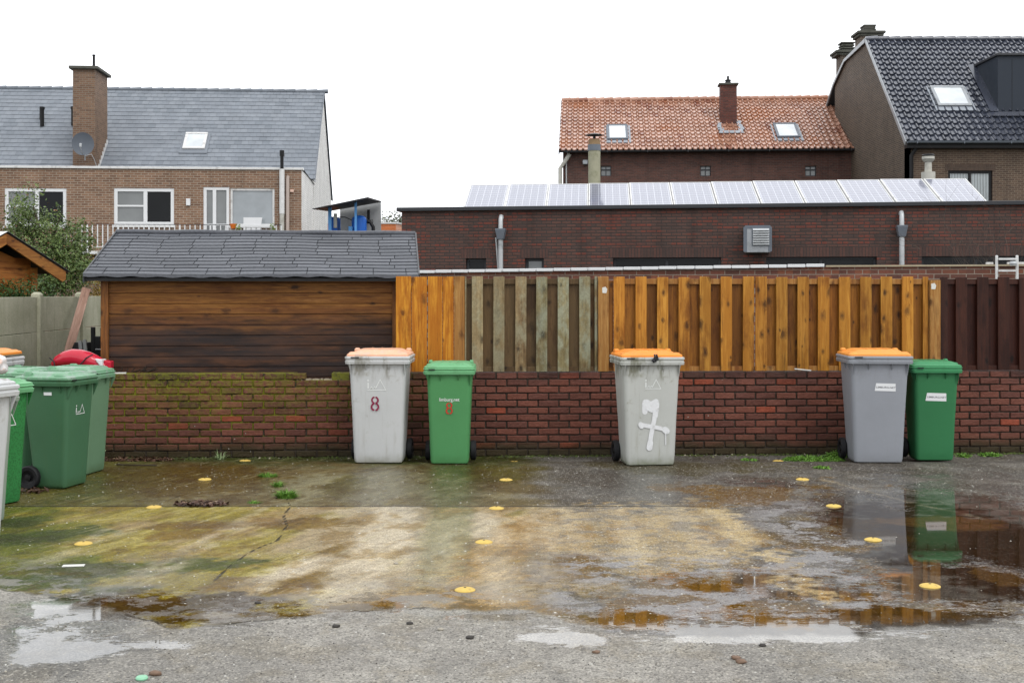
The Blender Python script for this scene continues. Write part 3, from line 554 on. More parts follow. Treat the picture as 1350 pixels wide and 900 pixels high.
# ------------------------------------------------------------------ low brick wall built brick by brick
def low_wall():
    t = froot('brick_wall', FW, 'low red brick wall with yellow green moss at its left end, behind the bins', 'wall')
    U0, U1, RH, BL = -5.05, 6.6, .0695, .2085
    g = G('rough_wet_red_brick'); r = g.attr('rnd'); x, y, z = g.sep()
    c = g.mix(g.step(r, .1, .9), (.185,.064,.042), (.125,.046,.033)); c = g.mix(g.step(r, .965, .985), c, (.26,.060,.030)); c = g.mix(g.step(r, .0, .06, .8, 0.), c, (.060,.030,.022))
    c = g.mul(c, g.math('MULTIPLY_ADD', g.noise(48, 6, g.map((.6,1,1.5)), .8), 1.9, .05)); c = g.mul(c, g.math('MULTIPLY_ADD', g.noise(2.0, 5), .8, .6))
    dk = g.math('MULTIPLY', g.step(g.math('ADD', z, g.math('MULTIPLY', g.noise(1.6, 5), .5)), .92, 1.12), .75); c = g.mix(dk, c, (.022,.015,.014))
    bot = g.step(g.math('ADD', z, g.math('MULTIPLY', g.noise(3, 5), .16)), .10, .26, .9, 0.); c = g.mix(bot, c, (.030,.028,.010))
    mossx = g.step(g.math('ADD', x, g.math('MULTIPLY', g.noise(1.2, 4), 1.4)), -2.4, .6, 1., 0.)
    mh = g.step(g.math('ADD', z, g.math('MULTIPLY', g.noise(2.5, 5), .5)), .50, .98)
    mn = g.step(g.noise(22, 8, rough=.75), .42, .56); mo = g.math('MULTIPLY', g.math('MULTIPLY', mossx, mh), mn)
    c = g.mix(g.math('MULTIPLY', mo, .60), c, (.185,.195,.012))
    lo = g.math('MULTIPLY', mossx, g.step(g.noise(12, 7, rough=.7), .5, .66)); c = g.mix(g.math('MULTIPLY', lo, .35), c, (.06,.06,.008))
    wf = g.step(g.vor(9, None), .035, .05, 1., 0.); wf = g.math('MULTIPLY', wf, g.step(g.noise(.9, 3), .5, .6)); c = g.mix(wf, c, (.5,.5,.45))
    mb = g.out(c, g.math('MULTIPLY_ADD', g.noise(12, 4), .4, .4), g.bump(g.noise(38, 6, g.map((.7,1,1.4)), .7), .010, .9))
    g = G('dark_mossy_mortar'); x, y, z = g.sep(); c = g.mix(g.noise(18, 5), (.026,.021,.017), (.085,.066,.050))
    mossx = g.step(g.math('ADD', x, g.math('MULTIPLY', g.noise(1.2, 4), 1.4)), -2.0, .4, 1., 0.); mh = g.step(g.math('ADD', z, g.math('MULTIPLY', g.noise(3, 5), .4)), .25, .6)
    c = g.mix(g.math('MULTIPLY', g.math('MULTIPLY', mossx, mh), g.step(g.noise(14, 6), .34, .5)), c, (.21,.22,.016))
    mm = g.out(c, .85, g.bump(g.noise(60, 4), .006, .8))
    b = MB(); ua, ub = FW.u(386), FW.u(437); b.box(U0, U1, .022, .2, -.06, 11*RH-.036, .5); b.box(U0, ua, .022, .2, 11*RH-.036, 12*RH-.036, .5); b.box(ub, U1, .022, .2, 11*RH-.036, 12*RH-.036, .5); b.build('mortar', mm, t)
    b = MB(); rr = random.Random(3)
    for row in range(12):
        z0 = -.03+row*RH; u = U0-(BL/2 if row % 2 else 0); i = 0
        while u < U1:
            a, e = max(u, U0), min(u+BL-.012-rr.uniform(0,.005), U1)
            u += BL; i += 1
            if e-a < .03: continue
            px = CX+FPX*a/12.07
            if row == 11 and 388 < px < 436: continue               # bricks missing from the top course
            d = rr.uniform(0, .009); j = [rr.uniform(-.0032, .0032) for _ in range(8)]
            b.add([(a,d+j[0],z0+.006+j[1]),(e,d+j[2],z0+.006+j[3]),(e,.1,z0+.006),(a,.1,z0+.006),(a,d+j[4],z0+RH-.0065+j[5]),(e,d+j[6],z0+RH-.0065+j[7]),(e,.1,z0+RH-.0065),(a,.1,z0+RH-.0065)],
                  [(0,3,2,1),(4,5,6,7),(0,1,5,4),(1,2,6,5),(2,3,7,6),(3,0,4,7)], rr.random())
    for i in range(int((U1-U0)/BL)):                                 # rear leaf of the wall, seen on the top
        a = U0+i*BL
        if not 384 < CX+FPX*(a+BL/2)/12.1 < 440: b.box(a, a+BL-.01, .104, .2, 11*RH-.03, 12*RH-.034, rr.random())
    b.build('bricks', mb, t, bevel=.005, seg=1)
    c = MB()
    for i in range(46): 
        a = FW.u(rr.uniform(390, 436)); s = rr.uniform(.005,.014); c.box(a, a+s*1.5, rr.uniform(.02,.09), rr.uniform(.1,.12), 11*RH-.036, 11*RH-.034+s*.8, rr.random())
    c.build('broken_mortar', plain('pale_broken_mortar', (.42,.36,.26), .9, .3, 30), t)
    return t
low_wall()

# ------------------------------------------------------------------ fence panels on the wall
ZT, ZB = 1.752, .806
def fence_panel(label, front, mats, rail_mat, post=None, extra=None, closed=False, zt=ZT, dz=0, name='fence_panel', backs=True, gap=None):
    """front: list of (px0, px1) of the boards facing the yard"""
    us = [(FW.u(a, .05), FW.u(b, .05)) for a, b in front]
    o = FW.pt(us[0][0], .05); t = empty(name, (o.x, o.y, ZB), FW.a); tag(t, label, 'fence panel', 'wooden fence panels on the brick wall')
    off = us[0][0]; H = zt-ZB; rr = random.Random(label)
    for a, b in us:
        m = MB(); w_ = b-a; h = H+rr.uniform(-.004, .006)
        m.prism([(-w_/2,0),(w_/2,0),(w_/2,h),(-w_/2,h)], -.009, .009)
        m.build('board', mats[0], t, ((a+b)/2-off, 0, rr.uniform(-.001,.001)), (0, rr.uniform(-.003,.003), 0), bevel=.003)
    if not closed:
        for (a, b), (c, d) in zip(us, us[1:]):
            lo, hi = b-.03, c+.03; m = MB(); w_ = hi-lo
            m.prism([(-w_/2,0),(w_/2,0),(w_/2,H-.04),(-w_/2,H-.04)], -.009, .009)
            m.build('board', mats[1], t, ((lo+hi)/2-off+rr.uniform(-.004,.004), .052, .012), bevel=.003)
        for z0, z1 in ((.0, .048), (H-.072, H-.018)):
            m = MB(); m.box(0, us[-1][1]-off, .0115, .0405, z0, z1); m.build('rail', rail_mat, t, bevel=.002)
    else:
        for z0 in (.05, H-.15): m = MB(); m.box(.01, us[-1][1]-off-.01, .0115, .0405, z0, z0+.06); m.build('rail', rail_mat, t)
    if post:
        for (a, b, mt, y0, z1) in post:
            ua, ub = FW.u(a, .05)-off, FW.u(b, .05)-off; m = MB(); m.box(-(ub-ua)/2, (ub-ua)/2, -.03, .04, 0, z1-ZB); m.build('post', mt, t, ((ua+ub)/2, y0, 0), bevel=.004)
    return t
pa = fence_panel('closed bright orange boarded fence panel beside the shed', [(522,542.3),(543,563),(564,583),(583.7,598),(598.7,612.5)], (M['fence_orange'],)*2, M['fence_tan'], closed=True)
for o in list(bpy.data.objects):
    if o.parent == pa and o.name.startswith('board') and o.location.x > .62: o.data.materials[0] = M['fence_tan']; o['label'] = 'paler tan end board'
sp = lambda cs, w_=14.6: [(c-w_/2, c+w_/2) for c in cs]
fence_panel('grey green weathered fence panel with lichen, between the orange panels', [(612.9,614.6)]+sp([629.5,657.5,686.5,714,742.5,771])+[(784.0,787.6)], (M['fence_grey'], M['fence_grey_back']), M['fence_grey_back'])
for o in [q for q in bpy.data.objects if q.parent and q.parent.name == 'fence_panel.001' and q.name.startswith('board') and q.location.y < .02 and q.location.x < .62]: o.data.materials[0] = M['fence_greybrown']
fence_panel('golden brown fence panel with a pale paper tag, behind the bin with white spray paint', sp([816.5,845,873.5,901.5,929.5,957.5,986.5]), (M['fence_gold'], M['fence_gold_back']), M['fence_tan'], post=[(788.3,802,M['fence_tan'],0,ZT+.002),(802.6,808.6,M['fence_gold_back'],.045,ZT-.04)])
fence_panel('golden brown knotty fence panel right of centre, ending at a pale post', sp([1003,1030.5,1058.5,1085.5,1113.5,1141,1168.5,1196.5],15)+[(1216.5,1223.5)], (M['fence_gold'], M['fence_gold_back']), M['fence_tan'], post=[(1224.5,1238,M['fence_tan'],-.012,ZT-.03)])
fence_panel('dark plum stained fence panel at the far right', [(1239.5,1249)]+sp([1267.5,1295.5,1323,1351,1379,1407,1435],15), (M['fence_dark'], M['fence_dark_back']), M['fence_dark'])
for px, py, nm, lb in ((797,382,'paper_tag','torn white paper tag stapled to the post left of the golden panel'), (1230,377,'paper_tag','white paper tag on the pale post beside the dark panel')):
    u = FW.u(px, .02); z = FW.z(px, py, .02); m = MB(); m.prism([(-.022,-.03),(.018,-.034),(.028,.006),(.010,.030),(-.024,.022)], -.001, .001)
    p = FW.pt(u, .019 if px < 900 else .0065, z); o = m.build(nm, M['litter_white'], None, p, (0, 0, FW.a)); tag(o, lb, 'paper tag', 'paper tags on the fence')
m = MB(); m.box(-.01,.01,-.009,.009,0,.18)
o = m.build('wood_stub', M['plank'], None, FW.pt(FW.u(511,.12), .12, .80), (0,0,FW.a)); tag(o, 'short pink brown wooden stub standing behind the bin with the faded lid', 'stub')
o.scale = (4.2,2,.9)
m = MB(); m.tube([(0,0,0),(.17,.01,-.018)], .007, 6); o = m.build('white_stick', M['litter_white'], None, FW.pt(FW.u(1048,-.0), .012, .828), (0,0,FW.a)); tag(o, 'thin white stick lying on the wall top below the golden fence', 'stick')

# ------------------------------------------------------------------ garden shed with shingled roof
def tile_roof(u0, u1, v0, z0, v1, z1, tw, n_rows, lift=.02, amp=0., ns=1, stagger=.5, jit=0., dep=0., wob=None):
    L_ = math.hypot(v1-v0, z1-z0); cv, sz = (v1-v0)/L_, (z1-z0)/L_; el = L_/n_rows; b = MB(); rr = random.Random(11)
    def P(u, s, h):
        if wob: h += wob(u, s/L_)
        return (u, v0+cv*s-sz*h, z0+sz*s+cv*h)
    nt_ = int(math.ceil((u1-u0)/tw))
    for i in range(n_rows):
        off = -(tw*stagger*(i % 2)) if stagger < 1 else -rr.uniform(0, tw)
        j = -1
        while True:
            j += 1; a = u0+off+j*tw; e = a+tw
            if a >= u1-1e-6: break
            a2, e2 = max(a, u0), min(e, u1)
            if e2-a2 < .01: continue
            s0 = i*el-rr.uniform(0, jit); s1 = (i+1)*el+.01; g_ = 0 if amp else .0035; d = rr.uniform(-dep, dep)
            lo, hi, fr_ = [], [], []
            for k in range(ns+1):
                u = a2+g_+(e2-a2-2*g_)*k/ns; t = (u-a)/tw; h = amp*(.5-.5*math.cos(2*math.pi*t))**1.0 if amp else 0
                if amp: h = amp*max(0, math.sin(math.pi*min(1, t/.42)))**1.2 - amp*.22*max(0, math.sin(math.pi*(t-.42)/.58)) if t > .42 else amp*math.sin(math.pi*t/.42)
                lo.append(P(u, s0, lift+h+d)); hi.append(P(u, s1, h)); fr_.append(P(u, s0+.004, h-.012))
            r = rr.random(); m = ns+1
            b.add(fr_+lo+hi, [(k, k+1, m+k+1, m+k) for k in range(ns)]+[(m+k, m+k+1, 2*m+k+1, 2*m+k) for k in range(ns)], r)
    return b
SH = Frame(-2.63, 12.24, 5.9)
def shed():
    t = froot('garden_shed', SH, 'long brown wooden shed with dark grey shingle roof behind the mossy wall', 'shed')
    ul, ur = SH.u(110), SH.u(552); wl, wr = SH.u(143, .2), SH.u(521, .2); ze = 1.775; vr, zr = 1.46, 2.258
    b = MB(); ph = .1075; z = .30
    prof = []
    while z < ze-.03:
        prof += [(.2, z+.004), (.2, z+ph-.006), (.212, z+ph-.004), (.212, z+ph)]; z += ph
    prof = [(.2+.0, .28)]+prof
    ringsa = [[(wl, p[0], p[1]) for p in prof], [(wr, p[0], p[1]) for p in prof]]
    n = len(prof); b.add(ringsa[0]+ringsa[1], [(i, i+1, n+i+1, n+i) for i in range(n-1)])
    b.box(wl, wr, .215, 2.7, 0, ze+.02); b.build('plank_wall', M['shed_wall'], t)
    for s, (a, e) in enumerate(((wl-.07, wl+.005), (wr-.03, wr+.012))):
        m = MB(); m.box(a, e, .165, .235, 0, ze-.02); m.build('corner_post', M['shed_post'], t, bevel=.004)
    wob = lambda u, s: .004*math.sin(u*3.1+s*2)+.0012*math.sin(u*11+1.3+s*3)-.004*s*(1-s)*4*abs(math.sin(u*1.1))
    b = tile_roof(ul, ur, 0, ze, vr, zr, .335, 13, lift=.008, stagger=2, jit=.003, dep=.0006, wob=wob, ns=4)
    b.build('shingles', M['shingle'], t)
    b = tile_roof(ul, ur, 2*vr, ze, vr, zr, .335, 12, lift=.010, stagger=2); b.build('shingles', M['shingle'], t)
    b = MB(); b.prism([(.02, ze-.035), (vr, zr-.04), (2*vr-.02, ze-.035), (2*vr-.02, ze-.065), (vr, zr-.065), (.02, ze-.065)], ul+.012, ur-.012, 'x'); b.build('roof_boards', M['black_metal'], t)
    b = MB()                                                         # shingle edge folded over the eaves and the verge
    n = 60
    top = [(ul+(ur-ul)*i/n, -.012, ze+wob(ul+(ur-ul)*i/n, 0)+.006) for i in range(n+1)]; bot = [(p[0], -.014, p[2]-.030-.006*math.sin(i*1.3)) for i, p in enumerate(top)]
    b.add(top+bot, [(i, i+1, n+2+i, n+1+i) for i in range(n)]); b.build('eaves_flap', M['shingle'], t)
    for a in (ul-.008, ur-.004):
        m = MB(); m.prism([(0, ze+.012), (vr, zr+.022), (2*vr, ze+.012), (2*vr, ze-.11), (vr, zr-.10), (0, ze-.11+.03)], a, a+.016, 'x'); m.build('bargeboard', M['dark_trim'], t)
    b = MB(); b.prism([(wl+.01, ze-.02), (wr-.01, ze-.02), (wr-.01, ze+.0), (wl+.01, ze+.0)], .21, .25); b.build('gable', M['black_metal'], t)
    m = MB(); m.tube([(ul+(ur-ul)*i/30, vr, zr+.012+.004*math.sin(i)) for i in range(31)], .028, 8); m.build('ridge_roll', M['shingle'], t, smooth=50)
    return t
shed()
# ------------------------------------------------------------------ shared building pieces
def window(root, u0, u1, z0, z1, v, frame, glasses, bars=(), fw=.07, name='window', dp=.06, tr=()):
    """framed window; glasses: list of (f0, f1, material) across the width; bars: relative heights with crossbars per pane"""
    b = MB(); b.box(u0, u1, v, v+dp, z0, z0+fw); b.box(u0, u1, v, v+dp, z1-fw, z1); b.box(u0, u0+fw, v+.001, v+dp-.001, z0+fw, z1-fw); b.box(u1-fw, u1, v+.001, v+dp-.001, z0+fw, z1-fw)
    W = u1-u0
    for f0, f1, m in glasses[:-1]: b.box(u0+W*f1-fw*.55, u0+W*f1+fw*.55, v+.001, v+dp-.001, z0+fw, z1-fw)
    for a, e, h in bars: b.box(u0+W*a+.01, u0+W*e-.01, v+.004, v+dp-.004, z0+(z1-z0)*h-.028, z0+(z1-z0)*h+.028)
    f = b.build(name, frame, root, bevel=.004, seg=1)
    for f0, f1, m in glasses: p = MB(); p.box(u0+W*f0+fw*.5, u0+W*f1-fw*.5, v+dp*.55, v+dp*.55+.012, z0+fw*.5, z1-fw*.5); p.build('pane', m, f)
    return f
def skylight(root, P, u0, u1, s0, s1, frame, th=.07, fw=.10):
    """roof window: P(u, s, h) maps roof-plane coordinates into the house frame"""
    def bx(b, a, e, c, d, h0, h1): b.add([P(x, y, h) for h in (h0, h1) for x, y in ((a,c),(e,c),(e,d),(a,d))], [(0,3,2,1),(4,5,6,7),(0,1,5,4),(1,2,6,5),(2,3,7,6),(3,0,4,7)])
    b = MB(); bx(b, u0, u1, s0, s0+fw, .0, th+.04); bx(b, u0, u1, s1-fw, s1, .0, th+.05); bx(b, u0, u0+fw, s0+fw, s1-fw, .0, th+.04); bx(b, u1-fw, u1, s0+fw, s1-fw, 0, th+.04)
    f = b.build('skylight', frame, root, bevel=.008); p = MB(); bx(p, u0+fw-.01, u1-fw+.01, s0+fw-.01, s1-fw+.01, .01, th+.03); p.build('pane', M['glass_sky'], f)
    p = MB(); bx(p, u0-.1, u1+.1, s0-.22, s1+.08, .0, th*.62); p.build('flashing', M['lead'] if frame is not M['white_trim'] else M['slate'], f)
    return f
def roofP(v0, z0, v1, z1):
    L_ = math.hypot(v1-v0, z1-z0); cv, sz = (v1-v0)/L_, (z1-z0)/L_
    return (lambda u, s, h: (u, v0+cv*s-sz*h, z0+sz*s+cv*h)), L_
def uv_on_roof(F, px, py, v0, z0, v1, z1):
    for i in range(400):
        v = v0+(v1-v0)*i/399; z = z0+(z1-z0)*i/399; u = F.u(px, v)
        if HY-FPX*(z-CH)/F.Y(u, v) <= py: break
    return u, math.hypot(v-v0, z-z0)
def gutter(root, u0, u1, v, z, mat, r=.07):
    b = MB(); n = 8; rings = []
    for u in (u0, u1): rings.append([(u, v-r+r*math.cos(math.pi+math.pi*k/n), z+r*math.sin(math.pi+math.pi*k/n)) for k in range(n+1)]+[(u, v-r+(r-.008)*math.cos(2*math.pi-math.pi*k/n), z+(r-.008)*math.sin(2*math.pi-math.pi*k/n)) for k in range(n+1)])
    b.loft(rings); g_ = b.build('gutter', mat, root, smooth=40)
    k = MB(); x = u0+.3
    while x < u1: k.box(x, x+.03, v-2*r-.006, v+.0, z-r-.006, z-.002); x += 1.6
    k.build('bracket', mat, g_); return g_

# ------------------------------------------------------------------ flat-roofed dark red brick building
FB = Frame(-2.38, 26.2, -9.0)
def flat_building():
    F = FB; t = froot('flat_roofed_building', F, 'long low dark red brick building with flat roof and solar panels, behind the fence', 'building')
    zp = F.z(530, 279); U1 = 16.0; hs_ = []
    def hole(a, b, zt=2.32, zb=1.5): hs_.append((F.u(a), F.u(b), zb, zt))
    hole(614, 641); hole(692, 717); hole(808, 951); hole(1010, 1156); hole(1215, 1362)
    b = MB(); holes_wall(b, 0, U1, -.1, zp, hs_, 0, .16, .5); b.poly([(0,0,-.1),(0,0,zp),(0,9,zp),(0,9,-.1)]); b.poly([(0,9,-.1),(0,9,zp),(U1,9,zp),(U1,9,-.1)]); b.poly([(U1,0,-.1),(U1,9,-.1),(U1,9,zp),(U1,0,zp)])
    b.build('wall', M['brick_red_dark'], t)
    for i, h in enumerate(hs_):
        if i < 2: window(t, h[0], h[1], h[2], h[3], .10, M['dark_trim'], [(0,1,M['glass_dark'] if i == 0 else M['glass_grey'])], fw=.06)
        else: window(t, h[0], h[1], h[2], h[3], .10, M['dark_trim'], [(0,.5,M['glass_dark']),(.5,1,M['glass_dark'])], fw=.055)
        m = MB(); m.box(h[0]-.10, h[1]+.10, -.004, .05, h[3]+.002, h[3]+.215); m.build('lintel', M['brick_soldier'], t)
        m = MB(); m.box(h[0], h[1], -.02, .1, h[2]-.05, h[2]); m.build('sill', M['dark_trim'], t)
    b = MB(); b.box(-.10, U1+.1, -.09, .16, zp, zp+.085); b.box(-.10, .1, .16, 9, zp, zp+.085); b.build('roof_edge_trim', M['dark_trim'], t, bevel=.012)
    b = MB(); b.box(.1, U1, .16, 9, zp-.12, zp-.02); b.build('flat_roof', M['dark_trim'], t)
    # solar panels standing in a row on the roof
    ub0 = F.u(611, .75); ub1 = F.u(1303, .75); pw = (ub1-ub0)/12; zb = F.z(800, 273.5, .75); tilt = R(22.5); L_ = 1.62
    for i in range(12):
        dz_ = .004*math.sin(i*2.1)
        s_ = empty('solar_panel', tuple(F.pt(ub0+pw*i+pw/2, .75, zb+dz_)), F.a); s_.rotation_euler = Euler((tilt, 0, R(-4)), 'XYZ'); w_ = pw-.014
        where = ['leftmost panel of the roof row', 'second panel from the left end of the roof row', 'third panel from the left end', 'fourth from the left, under the mossy flue', 'fifth panel from the left end', 'sixth panel from the left end', 'sixth panel from the right end', 'fifth from the right, below the red chimney', 'fourth panel from the right end', 'third panel from the right end of the row', 'second panel from the right, by the white flue', 'rightmost panel of the roof row'][i]
        tag(s_, 'pale solar panel on the flat roof, '+where.replace(' of the roof row','').replace(' of the row',''), 'solar panel', 'row of solar panels on the flat roof')
        c_ = MB(); c_.box(-w_/2+.03, w_/2-.03, .03, L_-.03, .028, .036); c_.build('cells', M['solar'], s_)
        f_ = MB(); f_.box(-w_/2, w_/2, 0, .03, 0, .04); f_.box(-w_/2, w_/2, L_-.03, L_, 0, .04); f_.box(-w_/2, -w_/2+.03, .031, L_-.031, 0, .04); f_.box(w_/2-.03, w_/2, .031, L_-.031, 0, .04); f_.build('frame', M['white_trim'], s_)
        k_ = MB(); k_.prism([(0,-.02),(L_,-.02),(L_*.92,-.72),(L_*.92-.05,-.72),(L_*.92-.05,-.06),(.06,-.06)], w_/2-.03, w_/2-.005, 'x'); k_.build('bracket', M['zinc_dark'], s_)
    # rain hoppers and downpipes on the facade
    for px, y0, y1, lean in ((661.5, 287, 0, True), (1187.5, 282, 0, False)):
        u = F.u(px); zt = F.z(px, y0); hb = zt-.27
        d = froot('downpipe', F, 'grey downpipe with hopper on dark brick wall, '+('left of the red brick chimney and fence middle' if lean else 'right of the metal vent box'), 'downpipe', 'downpipes on the flat roofed building')
        d['label'] = 'grey downpipe with hopper on the dark brick wall, '+('with a thin slanting conduit beside it' if lean else 'right of the metal vent box')
        m = MB(); m.tube([(u, -.14, hb-.02), (u, -.14, -.03)], .052, 12); m.build('pipe', M['zinc_pale'], d, smooth=50)
        m = MB(); m.loft([[(u-.065,-.21,hb-.20),(u+.065,-.21,hb-.20),(u+.065,-.05,hb-.20),(u-.065,-.05,hb-.20)],[(u-.105,-.24,hb+.0),(u+.105,-.24,hb),(u+.105,-.02,hb),(u-.105,-.02,hb)],[(u-.105,-.24,hb+.03),(u+.105,-.24,hb+.03),(u+.105,-.02,hb+.03),(u-.105,-.02,hb+.03)]]); m.build('hopper', M['zinc_dark'], d, bevel=.008)
        m = MB(); m.tube([(u, -.005, zt+.0), (u, -.08, zt+.02), (u, -.13, zt-.04), (u, -.14, hb+.03)], .048, 10); m.build('spout', M['zinc_pale'], d, smooth=60)
        m = MB(); m.tube([(u,-.14,1.95),(u,-.14,2.02)], .062, 12); m.box(u-.02, u+.02, -.10, .0, 2.72, 2.76); m.tube([(u,-.14,2.72),(u,-.14,2.76)], .058, 12); m.build('bracket', M['zinc_dark'], d)
        if lean: m = MB(); m.tube([(F.u(654.5),-.05,F.z(654.5,313)), (F.u(659.5),-.05,1.6)], .02, 6); m.build('conduit', M['zinc_pale'], d)
    # metal vent box
    a0, a1 = F.u(982, -.3), F.u(1015.5, -.3); zt, zl = F.z(1000, 298, -.3), F.z(1000, 333, -.3)
    a = froot('wall_vent', F, 'square grey metal vent box with louvres on the dark brick wall', 'vent box')
    m = MB(); m.box(a0, a1, -.34, -.003, zl, zt); m.build('housing', M['zinc'], a, bevel=.012)
    m = MB(); m.box(a0-.03, a0+.04, -.352, -.343, zl+.02, zt-.02); m.box(a1-.04, a1+.03, -.352, -.343, zl+.02, zt-.02); m.box(a0+.0, a1, -.353, -.343, zt-.05, zt+.01); m.build('flange', M['zinc_dark'], a, bevel=.003)
    lu0, lu1 = F.u(992.5, -.35), F.u(1014, -.35); lz0, lz1 = F.z(1000, 323, -.35), F.z(1000, 301, -.35)
    m = MB(); m.box(lu0-.02, lu1+.02, -.357, -.345, lz0-.02, lz1+.02); lv = m.build('louvre_frame', M['zinc_dark'], a)
    m = MB(); n = 7
    for i in range(n):
        z = lz0+(lz1-lz0)*i/n; m.add([(lu0,-.36,z),(lu1,-.36,z),(lu1,-.40,z+.006),(lu0,-.40,z+.006),(lu0,-.36,z+.045),(lu1,-.36,z+.045)], [(0,1,2,3),(3,2,5,4)])
    m.build('louvres', M['zinc_pale'], lv)
    return t
flat_building()
# flues standing on the flat roof
def flue(label, F, px0, px1, ytop, v, segs, capm=None):
    """segs: list of (y0, y1, relative radius, material)"""
    u = F.u((px0+px1)/2, v); r = (F.u(px1, v)-F.u(px0, v))/2; p = F.pt(u, v, 3.2); t = empty('roof_flue', tuple(p)); tag(t, label, 'flue', 'flues on the flat roof')
    for nm, ya, yb, ra, rb, mt in segs:
        za, zb = F.z((px0+px1)/2, ya, v)-3.2, F.z((px0+px1)/2, yb, v)-3.2
        m = MB(); m.lathe([(r*ra, min(za, zb)), (r*rb, max(za, zb))] if za < zb else [(r*rb, zb), (r*ra, za)], n=18); m.build(nm, mt, t, smooth=40)
    return t
flue('round mossy concrete flue with flat dark cowl, beside the orange roof', FB, 775.5, 791.5, 175, 2.8, [('pipe',255,198,1,1,M['fibre']),('collar',199,191,1.08,1.05,M['zinc_dark']),('neck',192,184,1.0,.92,plain('rusty_neck',(.30,.20,.11),.8,.3)),('rod',185,177,.22,.22,M['black_metal']),('cowl',178.5,176,1.6,.5,M['black_metal'])])
flue('short white stone flue with two stacked caps, near the right window', FB, 1214.5, 1233, 203, 2.8, [('base',262,227,1,1,M['fibre_pale']),('neck',228,212,.52,.48,M['fibre_pale']),('cap',213.5,210.5,.62,.9,M['fibre_pale']),('cap',210,206.5,.9,.9,M['fibre_pale']),('cowl',205,203.5,.95,.8,M['black_metal'])])

# ------------------------------------------------------------------ low garage wall with white coping behind the fence
_a = Vector((-2.4, 18.50)); _b = Vector((4.38, 17.0)); FG = Frame(_a.x, _a.y, math.degrees(math.atan2(_b.y-_a.y, _b.x-_a.x)))
def garage():
    F = FG; t = froot('garage_wall', F, 'low brick garage wall with white segmented coping just above the fence', 'wall'); LL = (_b-_a).length; UE = F.u(1420)
    zt = lambda u: 1.905+(1.985-1.905)*max(0, min(1, u/LL))
    b = MB(); b.add([(0,0,0),(UE,0,0),(UE,0,zt(UE)-.035),(LL,0,zt(LL)-.035),(0,0,zt(0)-.035)]+[(0,.25,0),(UE,.25,0),(UE,.25,zt(UE)-.035),(LL,.25,zt(LL)-.035),(0,.25,zt(0)-.035)], [(0,1,2,3,4),(9,8,7,6,5),(4,3,8,9),(3,2,7,8),(0,4,9,5),(1,6,7,2)]); b.build('wall', M['brick_low'], t)
    n = 27; cp = MB()
    for i in range(n):
        u0_, u1_ = LL*i/n+.006, LL*(i+1)/n-.006; z = zt((u0_+u1_)/2)-.035+random.uniform(-.002,.002)
        cp.prism([(-.05,z),(.28,z),(.28,z+.045),(-.05,z+.045)], u0_, u1_, 'x')
    cp.build('coping', M['white'], t, bevel=.006)
    b = MB(); b.box(LL+.02, UE, -.03, .27, zt(LL)-.034, zt(LL)-.010); b.build('coping', M['tan_cap'], t)
    m = MB(); m.prism([(-.03, 0),(.27,0),(.27,.05),(-.03,.05)], 0, LL, 'x'); 
    b = MB(); b.box(0, LL, .0, .26, 1.80, 1.812); b.build('lead_strip', M['dark_trim'], t) if False else None
    return t
garage()
def ladder():
    F = FG; v = -.2; uA, uB = F.u(1314.5, v), F.u(1341.5, v); p = F.pt(uA, v); t = empty('ladder', (p.x, p.y, 0), F.a); tag(t, 'top of a white aluminium ladder standing behind the dark fence', 'ladder'); W = uB-uA
    zt = F.z(1314, 336.5, v)
    for x in (0, W): m = MB(); m.box(x-.018, x+.018, -.014, .014, 0, zt); m.build('rail', M['white_trim'], t, bevel=.01, rot=(R(-1), 0, 0))
    z = F.z(1320, 357, v)
    while z > .1 or z > zt: 
        m = MB(); m.box(.018, W-.018, -.01, .01, z-.013, z+.013); m.build('rung', M['white_trim'], t, bevel=.004); z -= .255
    m = MB(); z = F.z(1320, 341.5, v); m.box(.018, W-.018, -.01, .01, z-.013, z+.013); m.build('rung', M['white_trim'], t, bevel=.004)
    m = MB(); m.lathe([(.04,-.03),(.05,0),(.04,.03)], (W-.06,-.02,z-.06)); m.build('hook', M['zinc_pale'], t)
ladder()
for a, e, y in ((1300,1309,345.5),(1328,1350,345)):
    u = FG.u((a+e)/2,.1); m = MB(); m.box(-.5*(FG.u(e,.1)-FG.u(a,.1)), .5*(FG.u(e,.1)-FG.u(a,.1)), -.04, .04, 0, .03)
    o = m.build('white_batten', M['white_trim'], None, tuple(FG.pt(u, .1, 1.978)), (0,0,FG.a), bevel=.004); tag(o, 'short white batten on the wall '+('left of the ladder' if a < 1310 else 'behind and right of the ladder'), 'batten')

